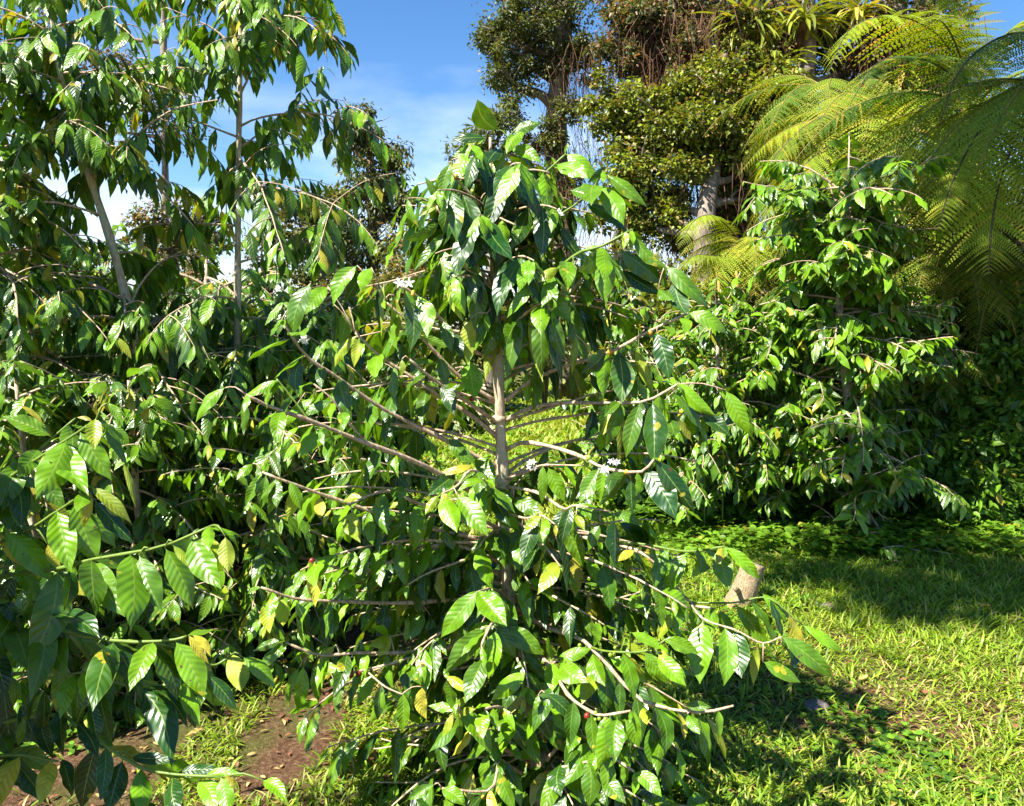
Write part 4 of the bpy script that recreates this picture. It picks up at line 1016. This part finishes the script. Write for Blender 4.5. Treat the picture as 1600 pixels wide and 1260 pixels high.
forest_tree('rounded brownish crown seen through the left coffee leaves', [P(275, 640, 18), P(272, 420, 18), P(268, 350, 18)], [.14, .1, .07],
            [(240, 350, 34, 18, 1200, (.3, .9)), (285, 340, 42, 18, 1600), (320, 370, 36, 18, 1200), (270, 390, 44, 18, 1500), (215, 380, 20, 18, 500), (300, 430, 40, 17.6, 1300)], .10, (.3, .9), .35)
forest_tree('very grey tree rising behind the left coffee plants, its stem bare at the top', [P(262, 640, 20), P(258, 300, 20), P(256, 120, 20), P(255, -160, 20)], [.1, .08, .07, .06],
            [(170, 130, 60, 20, 1200), (210, 160, 50, 20, 1100), (270, 190, 50, 20, 900), (120, 170, 50, 20, 900), (60, 110, 60, 20, 1000), (40, 40, 50, 20, 700), (180, 250, 40, 20, 700)], .10, (.6, 1.2), .3)
forest_tree('dark slim trunked tree in the gap right of the straight coffee trunk', [P(423, 640, 17), P(421, 470, 17), P(418, 380, 17)], [.10, .08, .06],
            [(410, 380, 34, 17, 900), (430, 330, 28, 17, 600), (400, 430, 30, 17, 700)], .09, (.6, 1.1), .1, bark='dark_bark')
forest_tree('feathery bright green tree just behind the tip of the middle plant', [P(766, 620, 11), P(768, 400, 11), P(764, 260, 11)], [.07, .055, .03],
            [(735, 225, 26, 11, 500), (765, 200, 30, 11, 700), (790, 180, 24, 11, 500), (745, 255, 28, 11, 550), (785, 235, 28, 11, 600), (770, 310, 36, 11, 800)], .085, (.15, .6), .0, wr=.3)
forest_tree('dense dark green tree in the distance at the far left', [P(60, 640, 12), P(60, 450, 12), P(64, 330, 12)], [.14, .1, .07],
            [(20, 320, 50, 12, 1900, (.0, .5)), (80, 400, 60, 12, 2600), (10, 430, 60, 12, 2400), (140, 450, 44, 12, 1500), (60, 500, 60, 11.8, 2000)], .10, (.4, 1), .03)

# the wall of shrubs behind the rows and on the bank
SH = [(560, 480, 56, 14.5, 'pale olive shrub on the skyline under the slender vine draped tree'), (470, 490, 50, 14.5, 'low shrub on the skyline below the dark slim tree'), (330, 500, 60, 15, 'low shrub on the skyline below the rounded brownish crown'), (640, 500, 50, 13.5, 'yellowish shrub on the skyline left of the tangled scrub tree'),
      (470, 520, 60, 13, 'olive shrub behind the low coffee bushes, below the flat crowned tree'), (545, 560, 50, 12, 'dull green shrub below the ochre fern clump'), (690, 520, 60, 12.5, 'shrub in yellowing leaf below the tangled scrub tree'),
      (640, 570, 40, 12, 'dark shrub touching the top of the forked distant bush'), (760, 500, 60, 12.5, 'shaded shrub directly behind the trunk of the middle plant'), (850, 470, 66, 13, 'dark shrub at the foot of the grey barked tree'),
      (930, 450, 66, 11.5, 'shrub between the grey barked tree and the vine wrapped tree'), (1010, 440, 60, 10.5, 'shrub with rusty leaves left of the yellow fern'), (1060, 480, 54, 9.5, 'broad leaved shrub below the yellow fern'),
      (380, 540, 60, 13, 'shrub showing dimly through the coffee leaves below the dark slim tree'), (200, 560, 70, 14, 'shrub showing dimly behind the leaning coffee trunk'), (1150, 500, 50, 8.4, 'dark bush on the bank just above the flower spikes'),
      (1230, 480, 60, 8.2, 'dark bush under the drooping shaded fern'), (1400, 470, 60, 7.6, 'dark bush behind the crown of the tan trunked coffee plant'), (1480, 520, 60, 7.0, 'shaded bush around the orange stem'),
      (1560, 520, 66, 6.6, 'shaded bush at the right edge under the fronds'), (1340, 330, 60, 9.2, 'bush filling the dark gap between the fern layers'), (1480, 330, 70, 8.6, 'bush in deep shade below the rusty dead fronds'), (1590, 330, 70, 8.0, 'bush in deep shade behind the hanging fronds'),
      (1260, 400, 60, 9.4, 'bush on the bank behind the golden fern layers')]
for (px, py, rp, Y, lab) in SH:
    g = gp(px, py, Y); c = P(px, py, Y)
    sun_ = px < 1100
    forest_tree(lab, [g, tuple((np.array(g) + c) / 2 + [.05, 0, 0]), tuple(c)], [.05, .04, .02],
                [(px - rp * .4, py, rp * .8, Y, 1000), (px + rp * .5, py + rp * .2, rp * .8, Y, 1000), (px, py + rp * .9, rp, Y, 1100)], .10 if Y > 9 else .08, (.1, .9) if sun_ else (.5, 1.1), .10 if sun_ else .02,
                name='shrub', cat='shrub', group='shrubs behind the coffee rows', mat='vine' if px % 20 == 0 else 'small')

BSH = [(1420, 560, 60, 6.6, 'bank shrub in broken light right of the tan trunked coffee plant'), (1490, 640, 70, 6.3, 'shaded bank shrub in the middle of the dark bank'), (1570, 700, 70, 6.1, 'shaded bank shrub at the right edge just above the grass'),
       (1440, 740, 60, 6.2, 'leafy bank shrub at the foot of the dark bank'), (1590, 580, 60, 6.3, 'shaded bank shrub at the right edge below the orange stem'), (1510, 780, 56, 5.95, 'lowest shaded bank shrub, leaves touching the grass'),
       (1390, 660, 50, 6.4, 'bank shrub peeping out behind the tan trunked coffee plant'), (1250, 620, 56, 6.9, 'bank shrub between the dappled coffee plant and the tan trunk'), (1180, 560, 50, 7.0, 'sunlit bank shrub behind the tallest flower spike'), (1520, 480, 60, 6.9, 'bank shrub around the foot of the leaning orange stem')]
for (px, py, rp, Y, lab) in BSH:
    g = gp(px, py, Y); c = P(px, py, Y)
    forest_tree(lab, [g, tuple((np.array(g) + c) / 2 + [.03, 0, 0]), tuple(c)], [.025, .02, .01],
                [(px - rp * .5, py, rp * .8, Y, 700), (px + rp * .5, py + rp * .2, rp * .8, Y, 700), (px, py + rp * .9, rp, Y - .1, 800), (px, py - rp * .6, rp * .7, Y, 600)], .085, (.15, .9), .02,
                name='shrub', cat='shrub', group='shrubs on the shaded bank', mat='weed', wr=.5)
for k, (px, py, Y, L, lab) in enumerate(((1560, 300, 6.6, 1.1, 'small fern with fronds dropping over the dark bank near the right edge'), (1480, 400, 6.7, .9, 'dark green fern on the bank below the small hanging fronds'), (1230, 540, 7.3, .8, 'lone fern low on the bank behind the dappled coffee plant'), (1440, 560, 6.5, .7, 'little fern in the dark of the bank beside the broken light'))):
    tree_fern(lab, P(px, py, Y), gp(px + 10, py, Y), L, 13, (120, 330), (.8, -.2), cr=.04, age=(.1, .8), np_=28, m=11, group='ferns on the bank')

# perched strap leaved plants
def strap(label, c, n, L, az=(0, 360), el=(-.4, 1.3), w=.058, yel=.15, age=(0, .8)):
    pl = thing('strap_leaved_plant', label, 'perched plant', c, 'perched strap leaved plants')
    mb = MB(); tube(mb, spline([np.array(c) + [0, .25, -.3], np.array(c) + [0, .1, -.1], c], 6), [.06, .08, .05], 8, .1); mb.build('stem', M['roots'], pl)
    l = MB()
    for k in range(n):
        a_ = R(rng.uniform(*az)); e_ = rng.uniform(*el)
        d = np.array([math.cos(a_) * math.cos(e_), math.sin(a_) * math.cos(e_), math.sin(e_)])
        hor = nrm(np.array([d[0], d[1], 0]) + 1e-4)
        Lk = L * rng.uniform(.6, 1.1)
        C = nrm(d + hor * .3 - UP * rng.uniform(.3, 1.2))
        leaves(l, np.array(c) + rng.normal(0, .05, 3), C, UP + hor * .2, Lk * .85, w, rng.uniform(.6, 1.7), .35, toneset(1, age, yel), 9, 2, 0, 0, round_=.25)
    l.build('leaf_rosette', M['strap'], pl)
strap('sunlit yellow green strap leaved plant high up beside the white trunk', P(1165, 40, 12.2), 70, .95)
strap('strap leaved plant perched on the white trunk, leaves fanning to the right', P(1258, 30, 12.2), 60, .85)
strap('strap leaved plant with the longest leaves, hanging down over the vine', P(1210, 110, 12.1), 80, 1.0, el=(-.6, .8))
strap('yellowing strap leaved plant at the very top in the ragged tree', P(1345, 20, 12.4), 60, .85, yel=.4)
strap('small strap leaved plant low on the dead brown skirts of the ragged tree', P(1400, 120, 12.2), 40, .7, el=(-1, .3), yel=.3)
strap('dark strap leaved plant down beside the fern layers under the white trunk', P(1245, 200, 12), 40, .7, age=(.5, 1))

# yellow flower spikes among the coffee at the bank foot
for k, (px, py, h, Y, lab) in enumerate(((1132, 560, 66, 5.6, 'tallest yellow flower spike, below the yellow fern'), (1103, 570, 34, 5.6, 'short yellow flower spike left of the tallest one'), (1136, 472, 34, 6.4, 'greenish flower spike straight above the tallest one'),
                                          (1160, 522, 34, 5.9, 'yellow flower spike among leaves right of the tallest one'), (998, 498, 40, 6.0, 'thin green flower spike by the right hand branches of the middle plant'), (941, 535, 30, 6.0, 'pale flower spike close to the hanging leaves of the middle plant'))):
    p = P(px, py + h * .5, Y); H = h / F * Y
    g = np.array([p[0] + .03, p[1] + .05, float(gz(p[0], p[1]))])
    t = thing('flower_spike', lab, 'flower spike', g, 'yellow flower spikes')
    mb = MB(); tube(mb, spline([g, (g + p) / 2, p, p + UP * H], 10), [.006, .004], 5); mb.build('stem', M['green_twig'], t)
    l = MB(); n = 70; fr = np.linspace(0, 1, n); an = fr * 60
    D = np.stack([np.cos(an), np.sin(an), np.full(n, .7)], 1)
    leaves(l, p + fr[:, None] * UP * H, D, UP - D * .3, .035 * (1.15 - fr), .018, .5, .3, toneset(n, (0, .2), .6), 3, 2, 0, 0)
    l.build('florets', M['strap'], t)
    l = MB(); n = 9
    D = rng.normal(0, 1, (n, 3)) * [1, 1, .3] + UP * .3
    leaves(l, g + (p - g) * np.linspace(.1, .9, n)[:, None], D, UP + D * 0, .14, .05, .8, .2, toneset(n), 6, 2, 0, 0)
    l.build('leaves', M['leaf_mid'], t)

# ------------------------------------------------------------------ ground cover and grass
def scatter(n, x0, x1, y0, y1):
    return rng.uniform(x0, x1, n), rng.uniform(y0, y1, n)

def blobn(x, y, s, seed):
    r = np.random.default_rng(seed); v = 0 * x
    for k in range(7):
        a_ = r.uniform(0, 6.28); f = s * r.uniform(.6, 2.2); v = v + np.sin((x * math.cos(a_) + y * math.sin(a_)) * f + r.uniform(0, 6.28))
    return v / 7 ** .5

def in_view(x, y, z, m=60):
    px, py = unproj(np.stack([x, y, z], -1))
    return (px > -m) & (px < 1600 + m) & (py < 1260 + m) & (py > -m)

gm = MB()
def grass(n, x0, x1, y0, y1, L, W, dens, seed, age=(0, .8), yel=.10, lay=1.0, th=-.3, clump=1):
    x, y = scatter(n, x0, x1, y0, y1)
    if clump > 1:
        k = rng.integers(0, n // clump, n); cx, cy = x[:n // clump], y[:n // clump]
        x = cx[k] + rng.normal(0, L * .35, n); y = cy[k] + rng.normal(0, L * .35, n)
    keep = (blobn(x, y, dens, seed) > th + rng.normal(0, .35, n))
    keep &= (y > 4.3) | (x > .0 + .35 * blobn(x, y, 2.5, 77)) | (rng.uniform(size=n) < .62 * (blobn(x, y, 3, 41) > -.7))
    x, y = x[keep], y[keep]
    z = gz(x, y); k = in_view(x, y, z); x, y, z = x[k], y[k], z[k]; n = len(x)
    a_ = rng.uniform(0, 6.28, n)
    D = np.stack([np.cos(a_), np.sin(a_), rng.uniform(.15, 1.6, n) / lay], 1)
    L_ = L * rng.uniform(.5, 1.3, n)
    leaves(gm, np.stack([x, y, z - .003], 1), D, UP + 0 * D, L_, W * rng.uniform(.6, 1.3, n), rng.uniform(.3, 1.5, n), rng.uniform(.1, .5, n), toneset(n, age, yel), 3, 2 if L > .08 else 1 + 1, 0, 0, round_=.4)
grass(95000, -1.2, 4.0, 2.0, 5.8, .07, .0075, 2.0, 3, th=-1.3, clump=7, lay=1.3)
grass(60000, -1.2, 4.0, 2.0, 5.8, .045, .007, 3.5, 9, th=-1.3, yel=.3, lay=2.0)
grass(14000, .6, 3.9, 2.0, 5.6, .10, .009, 2.4, 5, th=.1, clump=9, age=(-.1, .8))
grass(16000, -2.6, .8, 2.0, 5.0, .07, .008, 2.6, 12, th=.0, clump=6, age=(.3, 1))
grass(60000, -3.5, 3.5, 5.5, 17, .12, .02, 1.2, 6, age=(-.1, .55), yel=.2, th=-1)
grass(26000, -3.5, 5, 9, 17, .17, .03, 1.2, 8, age=(-.1, .6), yel=.2, th=-1)
tag(gm.build('grass', M['grass']), 'lush green and yellow grass blades on the ground between the coffee plants', 'grass', kind='stuff')

def cover(name, label, n, x0, x1, y0, y1, L, W, age, yel, hmax, mat, cond=None, seed=1, th=-.6, trif=True):
    x, y = scatter(n, x0, x1, y0, y1)
    k = blobn(x, y, 1.8, seed) > th
    if cond is not None: k &= cond(x, y)
    x, y = x[k], y[k]; z = gz(x, y); k = in_view(x, y, z, 90); x, y, z = x[k], y[k], z[k]; n = len(x)
    h = rng.uniform(.15, 1, n) * hmax * (.6 + .4 * blobn(x, y, 2.2, seed + 5))
    P0 = np.stack([x, y, z + np.maximum(h, .01)], 1)
    mb = MB()
    for q in range(3 if trif else 1):
        a_ = rng.uniform(0, .5, n) + q * 2.1 + x * 37
        D = np.stack([np.cos(a_), np.sin(a_), rng.uniform(-.35, .3, n)], 1)
        leaves(mb, P0, D, UP + rng.normal(0, .25, (n, 3)), L * rng.uniform(.6, 1.2, n), W * rng.uniform(.8, 1.1, n), .4, .15, toneset(n, age, yel), 4, 2, 0, .04, round_=.7, tip=.5)
    tag(mb.build(name, M[mat]), label, 'ground cover', kind='stuff')
cover('weeds', 'bright round leaved weeds along the foot of the bank', 3600, .7, 4.2, 5.1, 6.5, .055, .045, (0, .5), .05, .16, 'weed', th=-1)
cover('bank_plants', 'dark tangle of broad leaved creepers covering the shaded bank', 26000, .9, 6.5, 5.7, 9, .085, .065, (.2, 1), .03, .34, 'weed', cond=lambda x, y: gz(x, y) > .02, th=-3)
cover('leaf_litter', 'dry leaf litter and straw bits lying between the grass blades', 6000, -2.4, 4, 1.9, 5.4, .03, .012, (0, 1), .35, .012, 'dead', th=-2, trif=False)
cover('low_weeds', 'small weeds growing among the grass under the coffee plants', 11000, -2.4, 4, 1.9, 5.3, .035, .024, (.1, .9), .06, .05, 'weed', th=-.1)
cover('far_weeds', 'low weeds in the sunny grass far behind the middle plant', 7000, -3.4, 3.4, 6, 16, .07, .05, (0, .6), .08, .16, 'weed', th=-.5)
cover('row_weeds', 'tangled weeds in the shade between the coffee rows on the left', 6500, -4.5, .2, 3.9, 7.5, .07, .045, (.3, 1), .03, .22, 'weed', th=-1)

# ------------------------------------------------------------------ small things on the ground
b = P(1150, 948, 4.3); b[2] = float(gz(b[0], b[1])) - .03
t = thing('stump', 'short leaning tan stump of a cut coffee trunk in the sunny grass', 'stump', b)
mb = MB(); tube(mb, spline([b, b + [.035, 0, .10], b + [.07, .01, .19], b + [.095, .02, .27]], 12), [.085, .07, .066, .062], 16, .03)
mb.build('wood', M['wood'], t)
mb = MB(); tube(mb, spline([b + [-.01, -.06, .14], b + [-.04, -.11, .17]], 4), [.016, .012], 8); mb.build('branch_stub', M['wood'], t)
b = P(862, 1262, 2.36); b[2] = float(gz(b[0], b[1])) - .02
t = thing('stump', 'tan cut stub hidden in the lowest leaves at the foot of the middle plant', 'stump', b)
mb = MB(); tube(mb, spline([b, b + [-.02, 0, .12], b + [-.03, .02, .26]], 8), [.05, .042, .036], 14, .03); mb.build('wood', M['wood'], t)

for k, (px, py, s, lab) in enumerate(((1277, 1070, .045, 'small grey stone in the sunny grass beside the lowest right leaves'), (1293, 943, .05, 'brown stone lying in the shaded grass right of the leaning stump'))):
    Y = {0: 3.15, 1: 4.2}[k]
    p = P(px, py, Y); p[2] = float(gz(p[0], p[1])) + s * .12
    mb = MB(); n0 = mb.n; ball(mb, np.zeros(3), s, .6, 14, 10)
    v = mb.v[0]; v *= 1 + .16 * np.sin(v[:, :1] * 60 + 1) * np.cos(v[:, 1:2] * 47) + rng.normal(0, .02, (len(v), 1)); v *= [1.3, 1, .8]
    mb.v[0] = v + p
    tag(mb.build('stone', M['rock']), lab, 'stone')

FLV = ((1385, 1215, 'curled brown fallen leaf in the sunlit grass towards the lower right'), (1537, 948, 'tan fallen leaf at the sunlit edge of the shaded grass'), (1450, 1085, 'brown fallen leaf in the middle of the big shadow'),
       (1582, 1140, 'reddish fallen leaf at the right edge'), (1285, 1225, 'dry fallen leaf on bare soil below the small stone'), (583, 1188, 'wine red fallen leaf left of the middle plant on bare soil'), (596, 1225, 'dark red fallen leaf nearest the left low twigs of the middle plant'),
       (540, 1180, 'small tan fallen leaf in the dark shadow patch'), (1350, 1060, 'pale brown fallen leaf by the edge of the big shadow'), (1400, 880, 'yellow fallen leaf near the bright weeds'), (300, 1150, 'tan fallen leaf on soil between the near dark leaves'),
       (1540, 1230, 'pale fallen leaf in the lower right corner'), (480, 1100, 'brown fallen leaf in the weeds below the yellow hanging leaf'), (1250, 1000, 'pinkish fallen leaf near the curved tip leaf of the middle plant'))
for px, py, lab in FLV:
    d = P(px, py, 1) - CO; Yk = CAMH / -(d[2]); 
    for _ in range(4):
        q = P(px, py, Yk); Yk = (CAMH - float(gz(q[0], q[1])) - .02) / -(d[2])
    q = P(px, py, Yk); mb = MB(); a_ = rng.uniform(0, 6.28)
    leaves(mb, q - [math.cos(a_) * .05, math.sin(a_) * .05, -.008], [math.cos(a_), math.sin(a_), rng.uniform(-.05, .12)], UP + rng.normal(0, .25, 3), .085, .034, -.8, .5, (rng.uniform(0, 1), .7 if 'yellow' in lab or 'pale' in lab or 'tan' in lab else 0, .5), 10, 4, .02, .08)
    tag(mb.build('fallen_leaf', M['dead']), lab, 'fallen leaf')

# shade tree standing behind the photographer, out of the frame: its crown shades the bank on the right
sc_ = []
for (x, y, z, tt) in ((2.2, 4.75, 0, 9.4), (2.9, 4.35, 0, 9.8), (3.2, 4.9, 0, 9.6), (4.1, 6.0, .9, 9.0), (4.2, 5.6, 1.0, 9.5), (4.4, 6.2, 1.4, 9.6)):
    sc_.append(np.array([x, y, z]) + SUN * tt)
cm = np.mean(sc_, 0)
tg = (2.3, -1.0, 0)
pl = thing('tree', 'broad shade tree whose shadow lies over the right hand grass and bank', 'tree', tg)
lb = MB(); tube(lb, spline([tg, (tg[0], tg[1], 3), tuple(cm)], 14), [.16, .12, .07], 10, .05)
Bs = []
for c in sc_:
    Bs.append(clumps(None, c, .72, 1300, .1, 16, (.3, .9), .0)); tube(lb, spline([(tg[0], tg[1], cm[2] - 1.5), (c + cm) / 2, c], 6), [.05, .02], 6)
B, C, N, tn = [np.concatenate(z) for z in zip(*Bs)]
l = MB(); leaves(l, B, C, N, .13, .07, .5, .3, tn, 3, 2, 0, 0)
l.build('crown', M['small'], pl); lb.build('trunk', M['tree_bark'], pl)
